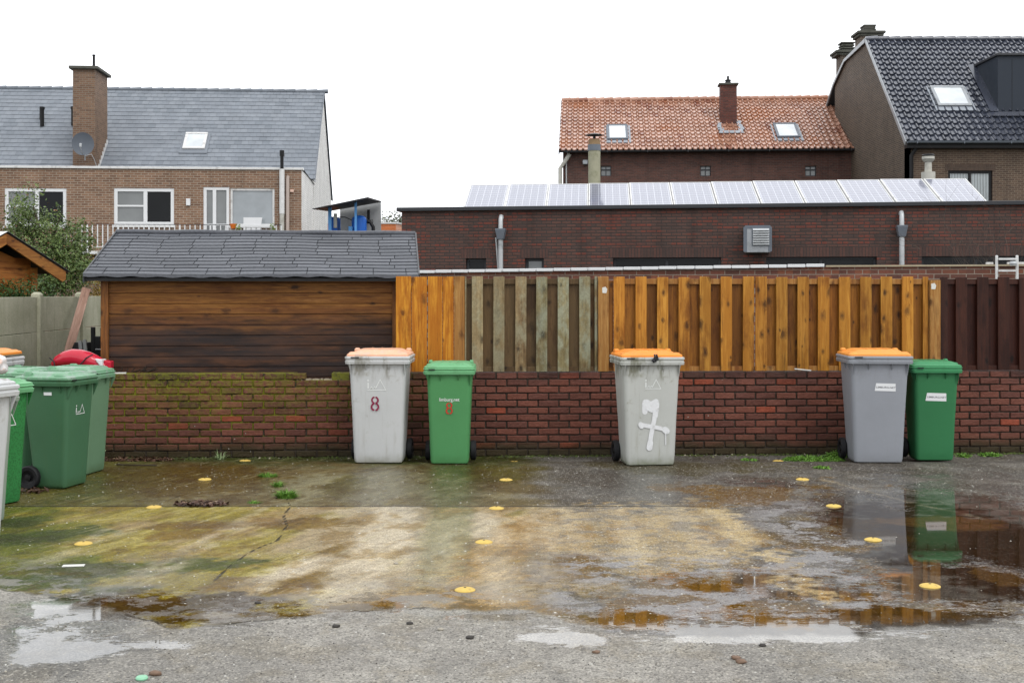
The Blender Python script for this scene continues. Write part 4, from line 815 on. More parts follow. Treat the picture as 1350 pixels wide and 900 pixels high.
# ------------------------------------------------------------------ orange-tiled brick house in the middle
FM = Frame((737-CX)/FPX*48.8, 48.8, -3.6)
def mid_house():
    F = FM; t = froot('brick_house', F, 'brick house with orange pantile roof, a small red chimney and two skylights', 'house')
    ze = F.z(737, 199); vr = 4.5; zr = F.z(745, 133.5, vr); U1 = F.u(1128)+.25; u0 = F.u(742)
    hs_ = [(F.u(a), F.u(b), F.z(a, 231.5), F.z(a, 218)) for a, b in ((792,806),(924,938),(1063,1077.5))]
    b = MB(); holes_wall(b, u0, U1, 0, ze-.02, hs_, .25, .14, .5); b.poly([(u0,.25,0),(u0,.25,ze-.02),(u0,2*vr-.25,ze-.02),(u0,2*vr-.25,0)]); b.poly([(u0,.25,ze-.02),(u0,vr,zr-.08),(u0,2*vr-.25,ze-.02)])
    b.poly([(u0,2*vr-.25,0),(u0,2*vr-.25,ze),(U1,2*vr-.25,ze),(U1,2*vr-.25,0)]); b.build('wall', M['brick_mid'], t)
    for h in hs_: window(t, h[0], h[1], h[2], h[3], .33, M['dark_trim'], [(0,.5,M['glass_grey']),(.5,1,M['glass_grey'])], bars=((0,1,.62),), fw=.03, dp=.05)
    ul = F.u(737)-.0
    r = tile_roof(ul, U1, -.12, ze, vr, zr,   .229, 14, lift=.045, amp=.065, ns=7, stagger=1e-9, dep=.004).build('roof', M['tile_orange'], t, smooth=50)
    b = MB(); b.poly([(ul,-.1,ze-.03),(U1,-.1,ze-.03),(U1,vr,zr-.03),(ul,vr,zr-.03)]); b.poly([(ul,vr,zr),(U1,vr,zr),(U1,2*vr+.12,ze),(ul,2*vr+.12,ze)]); b.build('roof_underside', M['dark_trim'], t)
    m = MB(); x = ul
    while x < U1: m.tube([(x, vr, zr+.03), (x+.40, vr, zr+.045)], [.10, .12], 10); x += .37
    m.build('ridge_tiles', M['tile_orange'], r, smooth=50)
    gutter(t, ul+.02, U1-.02, -.10, ze-.02, M['dark_trim'], .075)
    m = MB(); m.prism([(-.12, ze-.02), (vr, zr+.02), (vr, zr-.14), (-.12, ze-.17)], ul-.02, ul+.02, 'x'); m.build('bargeboard', M['dark_trim'], t)
    P, L_ = roofP(-.12, ze, vr, zr)
    for px0, px1, ya, yb in ((800.5,828.5,186.5,168),(1024.5,1055.5,184,166)):
        a, s0 = uv_on_roof(F, px0, ya, -.12, ze, vr, zr); e, _ = uv_on_roof(F, px1, ya, -.12, ze, vr, zr); _, s1 = uv_on_roof(F, px0, yb, -.12, ze, vr, zr)
        skylight(t, P, a, e, s0, s1, M['zinc_dark'], .09, .10)
    # chimney
    vc = 2.15; ca, ce = F.u(950, vc), F.u(971.5, vc); zc = F.z(960, 112, vc); zb = ze+.3
    c = MB(); c.box(ca, ce, vc, vc+.55, zb, zc); c.build('chimney', M['brick_chim_r'], r)
    m = MB(); m.box(ca-.07, ce+.07, vc-.07, vc+.62, zc, zc+.08); m.build('chimney_cap', M['conc_cap'], r, bevel=.01)
    m = MB(); cx_ = (ca+ce)/2; m.lathe([(.13, 0), (.11, .12), (.13,.13),(.13,.17),(.05,.19),(.05,.30),(.03,.34)], (cx_, vc+.27, zc+.08), 12); m.build('chimney_pot', M['black_metal'], r, smooth=40)
    _, sc_ = uv_on_roof(F, 960, 176, -.12, ze, vr, zr); m = MB(); rr = random.Random(4)
    for i in range(26):
        s = sc_+rr.uniform(-.15, 1.1); side = rr.choice((-1, 1)); uu = (ca-.13 if side < 0 else ce+.02)+rr.uniform(-.06,.06); 
        q = [P(uu, s, .07), P(uu+.16, s, .075), P(uu+.16, s+.16, .075), P(uu, s+.15, .07)]; m.poly(q)
    m.add([P(ca-.18, sc_-.12, .075), P(ce+.18, sc_-.12, .075), P(ce+.12, sc_+.10, .085), P(ca-.12, sc_+.10, .085)], [(0,1,2,3)]); m.build('flashing', M['lead'], r)
    # lead flashing stepping up against the taller gable
    m = MB(); n = 18
    for i in range(n):
        s = L_*i/n; q = U1-.34; m.add([P(q, s, .08), P(q+.36, s, .10), P(q+.36, s+L_/n*.92, .16), P(q+.02, s+L_/n*.92, .075)], [(0,1,2,3)]); m.add([P(q+.30, s, .10), P(q+.30, s, .30), P(q+.30, s+L_/n*.9, .22), P(q+.30, s+L_/n*.9, .10)], [(0,1,2,3)])
    m.build('flashing', M['lead'], r)
    # downpipe at the left end, lamp, thin pipe
    d = MB(); d.tube([(F.u(751,.1), .05, ze-.12), (F.u(747.5,.05), .05, ze-.3), (F.u(738.5,.1), .10, F.z(738.5,222,.1)), (F.u(738.5,.1), .10, 0)], .085, 10); o = d.build('downpipe', M['fibre_pale'], t, smooth=60)
    d = MB(); d.tube([(F.u(746.5,.2), .2, F.z(747,212,.2)), (F.u(747.5,.2), .2, 0)], .03, 6); d.build('thin_pipe', M['zinc_pale'], t)
    d = MB(); u = F.u(771.5,.2); z = F.z(771,213.5,.1); d.box(u-.10, u+.10, .05, .249, z-.10, z+.08); d.build('floodlight', M['zinc'], t, bevel=.02)
    return t
mid_house()

# ------------------------------------------------------------------ tall house on the right: dark gable, glazed black roof, dormer
FR = Frame((1196-CX)/FPX*41.5, 41.5, 0)
def right_house():
    F = FR; t = froot('gabled_house', F, 'tall brown brick house with glossy black tiled roof and dark dormer at the right', 'house')
    ze = F.z(1196, 186.5); vr = 4.7; zr = F.z(1146, 53.0, vr); U1 = 12.0; vb = 2*vr
    wa, we = F.u(1250,.3), F.u(1308.5,.3); wz1 = F.z(1280, 225,.3)
    b = MB(); holes_wall(b, 0, U1, 0, ze-.02, [(wa, we, 2.6, wz1)], .3, .12, .5); b.build('wall', M['brick_brown'], t)
    m = MB(); m.box(wa-.1, we+.1, .29, .34, wz1+.002, wz1+.22); m.build('lintel', brick_mat('brown_soldier_brick', (.10,.066,.048), (.066,.044,.034), (.09,.07,.055), bw=.21, rh=.07, swap=True, ms=.008), t)
    window(t, wa, we, 2.6, wz1, .36, M['black'], [(0,.5,M['glass_curtain']),(.5,1,M['glass_curtain'])], fw=.09)
    zq = 10.25; vq = 7.6; zm = F.z(1117, 81, vq)
    b = MB(); b.prism([(.3, 0), (.3, ze-.05), (vr, zr-.07), (vq, zm), (vb-.1, zq), (vb-.1, 0)], .0, .22, 'x'); b.build('gable', M['brick_darkside'], t)
    b = MB(); b.poly([(.22,vb-.3,0),(U1,vb-.3,0),(U1,vb-.3,ze),(.22,vb-.3,ze)]); b.build('rear_wall', M['brick_brown'], t)
    r = tile_roof(-.05, U1, -.05, ze, vr, zr, .25, 19, lift=.05, amp=.065, ns=7, stagger=1e-9, dep=.003).build('roof', M['tile_black'], t, smooth=50)
    b = MB(); b.poly([(0,-.0,ze-.04),(U1,-.0,ze-.04),(U1,vr,zr-.04),(0,vr,zr-.04)]); b.poly([(-.05,vr,zr),(U1,vr,zr),(U1,vq,zm+.06),(-.05,vq,zm+.06)]); b.poly([(-.05,vq,zm+.06),(U1,vq,zm+.06),(U1,vb-.1,zq+.06),(-.05,vb-.1,zq+.06)]); b.poly([(-.05,vb-.1,zq+.06),(U1,vb-.1,zq+.06),(U1,vb+1.5,zq-1.),(-.05,vb+1.5,zq-1.)]); b.poly([(-.05,vb-.1,zq-.04),(U1,vb-.1,zq-.04),(U1,vb+1.5,zq-1.1),(-.05,vb+1.5,zq-1.1)]); b.build('rear_roof', M['dark_trim'], t)
    m = MB(); x = -.05
    while x < U1: m.tube([(x, vr, zr+.03), (x+.45, vr, zr+.045)], [.10, .12], 10); x += .42
    m.build('ridge_tiles', M['tile_black'], r, smooth=50)
    m = MB(); m.prism([(-.10, ze-.01), (vr, zr+.08), (vr, zr-.06), (.0, ze-.12)], -.09, -.045, 'x'); m.build('verge_trim', M['zinc'], t)
    m = MB(); m.prism([(vr, zr+.06), (vq, zm+.08), (vb-.1, zq+.08), (vb+1.5, zq-.98), (vb+1.5, zq-1.12), (vb-.1, zq-.06), (vq, zm-.04), (vr, zr-.1)], -.10, -.051, 'x'); m.build('verge_trim', M['zinc'], t)
    gutter(t, -.02, U1, -.02, ze-.0, M['zinc_dark'], .085)
    m = MB(); m.box(0, U1, .02, .3, ze-.22, ze-.04); m.build('soffit', M['black'], t)
    d = MB(); d.tube([(F.u(1207,.1), .1, ze-.06), (F.u(1207,.15), .15, ze-.25), (F.u(1201.5,.2), .2, F.z(1201,205,.2)), (F.u(1201.5,.2), .2, 0)], .07, 10); d.build('downpipe', M['black'], t, smooth=60)
    P, L_ = roofP(-.05, ze, vr, zr)
    a, s0 = uv_on_roof(F, 1236, 143, -.05, ze, vr, zr); e, _ = uv_on_roof(F, 1281, 143, -.05, ze, vr, zr); _, s1 = uv_on_roof(F, 1225, 117.5, -.05, ze, vr, zr)
    skylight(t, P, a, e, s0, s1, M['zinc'], .10, .11)
    # dormer
    vd = 1.2; ud = F.u(1315.5, vd); zd0 = ze+(zr-ze)*(vd+.05)/(vr+.05); zd1 = F.z(1330, 74, vd); vt = -.05+(zd1-ze)/(zr-ze)*(vr+.05)
    b = MB(); b.prism([(vd, zd0-.05), (vd, zd1-.0), (vt, zd1+.02), (vd+.3, zd0-.05)], ud, U1-.5, 'x'); dr = b.build('dormer', M['dormer'], t, bevel=.01)
    m = MB(); x = ud+.5
    while x < U1-.6: m.box(x-.006, x+.006, vd-.006, vd-.001, zd0, zd1-.1); x += .62
    m.build('cladding_seams', M['black'], dr)
    m = MB(); m.box(ud-.07, U1-.4, vd-.09, vt+.1, zd1+.002, zd1+.09); m.build('dormer_roof', M['dark_trim'], dr, bevel=.015)
    m = MB(); m.add([P(ud-.35, (vd)*1.38, .07), P(U1, vd*1.38, .07), P(U1, vd*1.38-.28, .09), P(ud-.30, vd*1.38-.28, .09)], [(0,1,2,3)])
    m.add([P(ud-.30, vd*1.38, .09), P(ud+.0, vd*1.38, .10), P(ud+.0, (vt)*1.40, .10), P(ud-.28, vt*1.40, .09)], [(0,1,2,3)]); m.build('flashing', M['tile_black'], dr)
    # two chimney stacks on the gable
    for (vc, pa_, pb_, yc, yt, fa, fb, dn) in ((8.3, 1101.5, 1131, 69.5, 53.5, 1111, 1128, 1.6), (5.5, 1130.5, 1167.5, 44, 30.5, 1141, 1156, 1.2)):
        ca, ce = F.u(pa_, vc), F.u(pb_, vc); zc = F.z(pa_, yc, vc); zt_ = F.z(pa_, yt, vc)
        c = MB(); c.box(max(ca+.10, .012), ce-.12, vc+.05, vc+.85, zc-dn, zc); ch = c.build('chimney', M['brick_darkside'], t)
        m = MB(); m.box(ca, ce, vc-.06, vc+.96, zc, zc+.10); m.box(ca+.06, ce-.06, vc, vc+.9, zc-.10, zc-.001); m.build('chimney_cap', M['conc_cap'], ch, bevel=.02)
        fa_, fb_ = F.u(fa, vc), F.u(fb, vc); m = MB(); h = (zt_-zc-.10); n = 3
        m.box(fa_+.06, fb_-.06, vc+.22, vc+.62, zc+.10, zt_-.06)
        for i in range(n+1): z = zc+.10+h*(.18+.82*i/n)-.05; m.box(fa_-.02*(i%2), fb_+.02*(i%2), vc+.14, vc+.70, z-.035, z+.025)
        m.build('chimney_pot', M['conc_cap'], ch, bevel=.008)
    return t
right_house()

# ------------------------------------------------------------------ left house: slate roof, tan facade with balcony
FL = Frame((397.5-CX)/FPX*39.04, 39.04, 4.1)
def left_house():
    F = FL; t = froot('slate_roofed_house', F, 'tan brick house with blue grey slate roof, big chimney and balcony at the left', 'house')
    zp = 5.52; U0 = -13.5; hs_ = []
    W = [(6,87.5,298,248,'w'), (150,229.5,297,248,'w'), (268,302.5,309,246.5,'d'), (303.5,362,298,248.5,'g')]
    for a, b_, yb, yt, k in W:
        zb = F.z((a+b_)/2, yb); zb = 2.95 if k == 'd' else zb
        hs_.append((F.u(a), F.u(b_), zb, F.z((a+b_)/2, yt)))
    b = MB(); holes_wall(b, U0, 0, 0, zp, hs_, 0, .12, .5); b.build('facade', M['brick_tan'], t)
    for (a, b_, yb, yt, k), h in zip(W, hs_):
        if k == 'w': f = window(t, *h, .02, M['white'], [(0,.52,M['glass_grey']),(.52,1,M['glass_dark'])], bars=((.05,.5,.52),), fw=.11, dp=.08)
        elif k == 'd': f = window(t, *h, .02, M['white'], [(0,.42,M['glass_grey']),(.42,1,M['glass_grey'])], bars=((.08,.95,.40),), fw=.10, dp=.08, name='balcony_door')
        else: f = window(t, *h, .02, M['white_trim'], [(0,1,M['glass_blue'])], fw=.07, dp=.07)
        if k in 'wg': m = MB(); m.box(h[0]-.04, h[1]+.04, -.07, .02, h[2]-.07, h[2]-.0); m.build('sill', M['white_trim'], f, bevel=.01)
    m = MB(); m.box(U0, .06, -.05, .2, zp, zp+.075); m.build('parapet_trim', M['white_trim'], t, bevel=.01)
    vv, vr, vb = 4.2, 8.2, 12.2; zv = 5.62; zr = F.z(422, 121, vr)
    b = MB(); b.box(-.18, -.002, .0+.01, vv+.3, 0, zp-.002); b.prism([(vv, 0), (vv, zv-.1), (vr, zr-.14), (vb, zv-.1), (vb, 0)], -.18, .012, 'x'); b.build('gable', M['brick_white'], t)
    m = MB(); m.add([(.03,-.03,zp+.075),(.03,vv+.25,zp-.08),(-.1,vv+.25,zp-.08),(-.1,-.03,zp+.075)], [(0,1,2,3)]); m.build('side_coping', M['dark_trim'], t)
    b = MB(); b.box(U0, -.18, .2, vv+.3, zp-.12, zp-.03); b.build('flat_roof', M['dark_trim'], t)
    r = tile_roof(U0-1, .05, vv-.1, zv-.0, vr, zr, .25, 22, lift=.014, stagger=.5, jit=.012, dep=.0025).build('roof', M['slate'], t)
    b = MB(); b.poly([(U0-1,vv-.05,zv-.03),(.04,vv-.05,zv-.03),(.04,vr,zr-.03),(U0-1,vr,zr-.03)]); b.poly([(U0-1,vr,zr),(.05,vr,zr),(.05,vb+.2,zv-.15),(U0-1,vb+.2,zv-.15)]); b.build('rear_roof', M['slate'], t)
    m = MB(); x = U0-1
    while x < .05: m.tube([(x, vr, zr+.0), (x+.42, vr, zr+.012)], [.075, .09], 8); x += .42
    m.build('ridge_tiles', M['slate'], r, smooth=50)
    m = MB(); m.prism([(vv-.1, zv), (vr, zr+.05), (vb+.2, zv-.1), (vb+.2, zv-.2), (vr, zr-.07), (vv-.1, zv-.12)], .05, .075, 'x'); m.build('verge_trim', M['zinc_dark'], t)
    P, L_ = roofP(vv-.1, zv, vr, zr)
    a, s0 = uv_on_roof(F, 240.5, 198, vv-.1, zv, vr, zr); e, _ = uv_on_roof(F, 270, 198, vv-.1, zv, vr, zr); _, s1 = uv_on_roof(F, 243, 177.5, vv-.1, zv, vr, zr)
    skylight(t, P, a, e, s0, s1, M['white_trim'], .06, .10)
    # chimney
    vc = 4.0; ca, ce = F.u(96, vc), F.u(125.5, vc); zc = F.z(110, 91.5, vc)
    k = (141.5-CX)/FPX
    for i in range(300):
        dd = .2+i*.01
        if F.u(141.5, vc+dd) <= ce: break
    c = MB(); c.box(ca, ce, vc, vc+dd, zv-.25, zc); c.build('chimney', M['brick_chim'], r)
    m = MB(); m.box(ca-.12, ce+.12, vc-.12, vc+dd+.12, zc, zc+.11); m.build('chimney_cap', M['conc_cap'], r, bevel=.02)
    m = MB(); cx_ = (ca+ce)/2+.12; m.lathe([(.14,0),(.10,.10),(.05,.12),(.045,.5),(.06,.52),(.06,.56)], (cx_, vc+dd/2, zc+.11), 10); m.build('chimney_pot', M['black_metal'], r, smooth=40)
    m = MB(); m.box(ca-.05, ce+.03, vc-.06, vc-.002, zv-.10, zv+.22); q = ce+.004; n = 9
    for i in range(n):
        s = dd*i/n; z = zv+(zr-zv)*(vc+s-vv+.1)/(vr-vv+.1); m.box(q, q+.02, vc+s, vc+s+dd/n*1.05, z-.02, z+.26)
    m.build('flashing', M['white_trim'], r)
    # roof vents
    for px, py, h_, two in ((55.5,167,.72,True),(96.5,166,.70,False)):
        u, s = uv_on_roof(F, px, py, vv-.1, zv, vr, zr); p = P(u, s, 0); m = MB(); m.lathe([(.075,0),(.075,h_*.86),(.095,h_*.87),(.095,h_)], p, 10)
        if two: m.lathe([(.07,.3),(.07,h_*.95)], (p[0]-.13, p[1]+.35, p[2]), 10)
        m.build('roof_vent', M['black'], r, smooth=40)
    # pipes on the facade
    u = F.u(371.8, -.1); m = MB(); m.tube([(u,-.12,0),(u,-.12,F.z(372,262,-.1))], .075, 10); pp = m.build('downpipe', M['fibre_pale'], t, smooth=60)
    m = MB(); m.tube([(u,-.12,F.z(372,282,-.1)),(u,-.12,F.z(372,223,-.1))], .085, 10); m.build('upper_pipe', M['white_trim'], pp, smooth=60)
    m = MB(); z = F.z(372,223,-.1); m.tube([(u,-.12,z),(u,-.12,F.z(372,200,-.1))], .055, 10); m.tube([(u,-.12,F.z(372,206,-.1)),(u,-.12,F.z(372,198.5,-.1))], .075, 10); m.build('flue_top', M['black'], pp, smooth=60)
    u = F.u(379.2, -.06); m = MB(); m.tube([(u,-.08,0),(u,-.08,F.z(379,236,-.06)),(u,-.0,F.z(379,233,-.06))], .06, 10); m.build('downpipe', plain('pinkish_grey_pipe', (.40,.33,.29), .5), t, smooth=60)
    u = F.u(248.5); z = F.z(248, 266.5); m = MB(); m.box(u-.065, u+.065, -.08, .0-.002, z-.11, z+.11); m.build('wall_lamp', M['white'], t, bevel=.01)
    u = F.u(385); z = F.z(385, 252); m = MB(); m.box(u-.06, u+.06, -.06, -.002, z-.04, z+.05); m.build('alarm_box', plain('pale_peach_box', (.75,.52,.42), .5), t, bevel=.01)
    # balcony: slab, railing
    v0 = -1.1; ua, ue = F.u(108, v0), F.u(371, v0); zs = F.z(115, 331, v0); zh = F.z(200, 295.5, v0)
    m = MB(); m.box(ua-.05, ue+.05, v0-.05, -.003, zs-.10, zs); bal = m.build('balcony', M['white_trim'], t, bevel=.01)
    m = MB(); m.box(ua, ue, v0, v0+.035, zh-.02, zh); m.build('handrail', M['dark_trim'], bal)
    ub = F.u(87, -.0); m = MB(); m.tube([(ua, v0, zh-.01), (ua-.9, v0+.9, zh-.35)], .018, 6); m.build('handrail', M['dark_trim'], bal)
    m = MB(); m.box(ua, ue, v0+.005, v0+.03, zs+.12, zs+.14); n = int((ue-ua)/.155)
    for i in range(n+1):
        x = ua+(ue-ua)*i/n; w_ = .05 if i % 6 == 1 else .030
        m.box(x-w_/2, x+w_/2, v0+.004, v0+.026, zs+(.0 if i % 6 == 1 else .13), zh-.021)
    for i in range(7): x = ua-.13*(i+1); q = -.13*(i+1); m.box(x-.008, x+.008, v0-q*1., v0-q*1.+.016, zs+.0, zh-.02+q*.4)
    m.build('balusters', M['white'], bal)
    # things on the sill / balcony
    u0_, u1_ = F.u(321,-.35), F.u(344,-.35); za = F.z(330, 295,-.35); m = MB(); m.prism([(u0_, za-.35), (u0_+.0, za+.20), (u1_+.04, za+.20), (u1_-.04, za-.35)], -.36, -.33); o = m.build('white_board', M['white'], None, None)
    o.matrix_world = Matrix.Translation((F.x, F.y, 0)) @ Matrix.Rotation(F.a, 4, 'Z'); tag(o, 'small white board standing behind the balcony railing below the big window', 'board')
    u = F.u(307.5, v0-.1); z = F.z(307.5, 298, v0-.1); m = MB(); m.lathe([(.07,-.08),(.11,.07),(.10,.07)], (0,0,0), 14); o = m.build('flower_pot', plain('orange_pot', (.75,.19,.03), .5), None, tuple(F.pt(u, v0-.1, z))); tag(o, 'orange flower pot hanging on the white balcony railing', 'flower pot')
    m = MB(); u0_, u1_ = F.u(313, v0-.14), F.u(361, v0-.14); z = F.z(330, 298, v0-.1); m.box(0, u1_-u0_, -.08, .08, -.05, .05); o = m.build('planter_box', M['white'], None, tuple(F.pt(u0_, v0-.14, z)), (0,0,F.a), bevel=.01); tag(o, 'long white planter box on the balcony railing under the big window', 'planter')
    for i, px in enumerate((315, 359)):
        m = MB(); rr = random.Random(px)
        for k in range(90):
            a = rr.uniform(0, 6.28); q = rr.uniform(0, .11); z = rr.uniform(-.22, .10); s = .022; p = Vector((q*math.cos(a), q*math.sin(a), z)); d1 = Vector((rr.uniform(-1,1),rr.uniform(-1,1),rr.uniform(-1,1))).normalized()*s; d2 = Vector((rr.uniform(-1,1),rr.uniform(-1,1),rr.uniform(-1,1))).normalized()*s
            m.poly([p-d1, p+d2, p+d1, p-d2])
        o = m.build('trailing_plant', plain('light_green_leaves', (.20,.30,.05), .6), None, tuple(F.pt(F.u(px, v0-.24), v0-.24, F.z(px, 299, v0-.24)))); tag(o, 'small light green trailing plant at the '+('left' if i == 0 else 'right')+' end of the balcony planter', 'plant')
    # flat solar panels lying along the parapet
    edges = [-30, 0, 46.5, 79, 113, 147.5, 180, 214, 247.5, 280, 312]
    n = 0; names = ['at the left edge of the photo', 'second from the left edge', 'third from the left edge', 'directly left of the chimney foot', 'dark purple one below the chimney', 'just right of the dark one', 'third right of the chimney', 'fourth right of the chimney', 'second from its right end', 'at the right end of its row']
    for i, (a, e) in enumerate(zip(edges, edges[1:])):
        v = .45; ua_, ue_ = F.u(a, v), F.u(e, v); dk = i == 4
        s_ = empty('solar_panel', tuple(F.pt((ua_+ue_)/2, v, zp+.06))); s_.rotation_euler = (R(7), 0, F.a); w_ = ue_-ua_-.03
        tag(s_, 'low white solar panel on the slate roofed house, '+names[i] if not dk else 'low dark purple solar panel below the big brick chimney', 'solar panel', 'flat solar panels on the slate roofed house')
        m = MB(); m.box(-w_/2+.02, w_/2-.02, .02, 1.5, .02, .035); m.build('cells', M['solar_purple'] if dk else M['solar_white'], s_)
        m = MB(); m.box(-w_/2, w_/2, 0, .02, 0, .04); m.box(-w_/2, -w_/2+.02, .021, 1.5, 0, .04); m.box(w_/2-.02, w_/2, .021, 1.5, 0, .04); m.build('frame', M['white_trim'], s_)
    # satellite dish on the chimney
    vd = vc-.45; u = F.u(109.5, vd); z = F.z(109.5, 189.5, vd); d = empty('satellite_dish', tuple(F.pt(u, vd, z)), F.a); tag(d, 'round grey satellite dish in front of the big brick chimney', 'satellite dish')
    m = MB(); rings = []
    for j in range(9): q = .37*j/8; rings.append([(q*1.0*math.cos(a)+.0001*math.cos(a), q*q*.55, q*1.08*math.sin(a)+.0001*math.sin(a)) for a in [2*math.pi*k/28 for k in range(28)]])
    rings2 = [[(x, y+.012, z_) for x, y, z_ in r_] for r_ in rings]
    m.loft(rings, False, False); m.loft(rings2, False, False); m.loft([rings[-1], rings2[-1]], False, False); m.build('reflector', plain('grey_dish', (.16,.18,.21), .4), d, rot=(R(-168), 0, R(12)), smooth=60)
    m = MB(); m.tube([(0,-.02,-.36),(.02,-.30,-.30),(.03,-.42,-.14)], .014, 6); m.lathe([(.04,0),(.045,.1),(.03,.12)], (.03,-.42,-.16), 10); m.build('feed_arm', M['zinc_pale'], d)
    m = MB(); m.tube([(0,.02,0),(.0,.22,-.05),(.0,.24,-.55)], .022, 6); m.tube([(0,.1,-.34),(.1,-.02,-.42),(.28,.02,-.36),(.36,.1,-.55),(.42,.2,-.8)], .012, 6); m.build('mast', M['zinc_pale'], d)
    return t
left_house()

# ------------------------------------------------------------------ blue equipment shelter, orange block, far tree
def shelter():
    Yc = 29.; X = lambda px, y=Yc: (px-CX)/FPX*y; Z = lambda py, y=Yc: CH+(HY-py)*y/FPX
    t = empty('equipment_shelter', (X(465), Yc, 0)); tag(t, 'small open shelter with sloping black roof and blue posts beyond the shed roof', 'shelter'); ox = X(465)
    m = MB(); m.add([(X(412.5)-ox,-.1,Z(275)),(X(418.5)-ox,-.5,Z(276.5)),(X(488)-ox,-.5,Z(262)),(X(495.5)-ox,1.2,Z(264.3,Yc+1)),(X(424)-ox,1.2,Z(277,Yc+1)),
        ]+[(X(412.5)-ox,-.1,Z(276.2)),(X(418.5)-ox,-.5,Z(277.6)),(X(488)-ox,-.5,Z(264.2)),(X(495.5)-ox,1.2,Z(265.8,Yc+1)),(X(424)-ox,1.2,Z(278,Yc+1))], [(0,1,2,3,4),(9,8,7,6,5),(0,5,6,1),(1,6,7,2),(2,7,8,3),(3,8,9,4),(4,9,5,0)]); m.build('roof', M['black_metal'], t)
    m = MB(); m.box(X(418)-ox, X(487)-ox, -.30, -.25, 0, .1)
    for a, b_, y in ((432.6,436.8,0), (468.8,471.6,-.2)): p = MB(); p.box(X(a)-ox, X(b_)-ox, y, y+.06, 0, Z(273 if a < 440 else 267)); p.build('post', M['lightblue'], t)
    p = MB(); p.add([(X(438)-ox,1.3,0),(X(495)-ox,1.3,0),(X(494)-ox,1.3,Z(266.5,Yc+1.3)),(X(438)-ox,1.3,Z(276,Yc+1.3))]+[(X(438)-ox,1.4,0),(X(495)-ox,1.4,0),(X(494)-ox,1.4,Z(266.5,Yc+1.3)),(X(438)-ox,1.4,Z(276,Yc+1.3))], [(0,1,2,3),(7,6,5,4),(1,5,6,2),(3,2,6,7),(0,3,7,4)]); p.build('back_wall', M['panelgrey'], t)
    p = MB(); p.box(X(432)-ox, X(442)-ox, .3, .9, 0, Z(284.5)); p.build('cabinet', M['blue'], t, bevel=.02)
    p = MB(); p.tube([(X(463)-ox, .5, Z(300)), (X(479)-ox, .5, Z(300))], .21, 18); p.build('drum', M['blue'], t, smooth=40)
    p = MB(); p.lathe([(.0,.22),(.10,.21),(.16,.17),(.18,.12),(.18,-1.2)], (X(471)-ox, .35, Z(296)+.02), 18); p.build('tank', M['blue'], t, smooth=50)
    p = MB(); p.box(X(458.5)-ox, X(463.5)-ox, .1, .3, 0, Z(298)); p.build('control_box', M['lightblue'], t, bevel=.01)
    p = MB(); p.tube([(X(481)-ox,.4,Z(290.5)),(X(486)-ox,.4,Z(292)),(X(489.5)-ox,.4,Z(298)),(X(490)-ox,.4,Z(312))], .045, 8); p.tube([(X(478)-ox,1.2,Z(272)),(X(478)-ox,1.2,Z(290))], .035, 8); p.tube([(X(443)-ox,.4,Z(285)),(X(452)-ox,.4,Z(285)),(X(461)-ox,.4,Z(289)),(X(489)-ox,.4,Z(289)),(X(489)-ox,.4,Z(305))], .012, 6); p.build('hoses', M['black'], t, smooth=50)
    p = MB(); p.box(X(439)-ox, X(443)-ox, .1, .2, Z(300), Z(281)); p.build('gauge', M['fibre_pale'], t)
shelter()
def orange_block():
    Yc = 37.; X = lambda px, y=Yc: (px-CX)/FPX*y; Z = lambda py, y=Yc: CH+(HY-py)*y/FPX
    t = empty('orange_building', (X(497), Yc, 0)); tag(t, 'far orange clad box shaped building between the shelter and the dark brick wall', 'building')
    w_ = X(522)-X(497); m = MB(); m.box(-1.5, w_, 0, .1, 0, Z(295)); m.build('front_wall', M['orange_block'], t)
    m = MB(); m.add([(w_,0,0),(w_,0,Z(295)),(w_+.9,3.6,Z(295)),(w_+.9,3.6,0)], [(0,1,2,3)]); m.build('side_wall', M['orange_block_side'], t)
    m = MB(); m.add([(-1.5,-.03,Z(295)),(w_+.02,-.03,Z(295)),(w_+.93,3.6,Z(295)),(-1.5,3.6,Z(295))]+[(-1.5,-.03,Z(295)+.05),(w_+.02,-.03,Z(295)+.05),(w_+.93,3.6,Z(295)+.05),(-1.5,3.6,Z(295)+.05)], [(0,3,2,1),(4,5,6,7),(0,1,5,4),(1,2,6,5),(2,3,7,6)]); m.build('roof_edge', M['white_trim'], t)
orange_block()

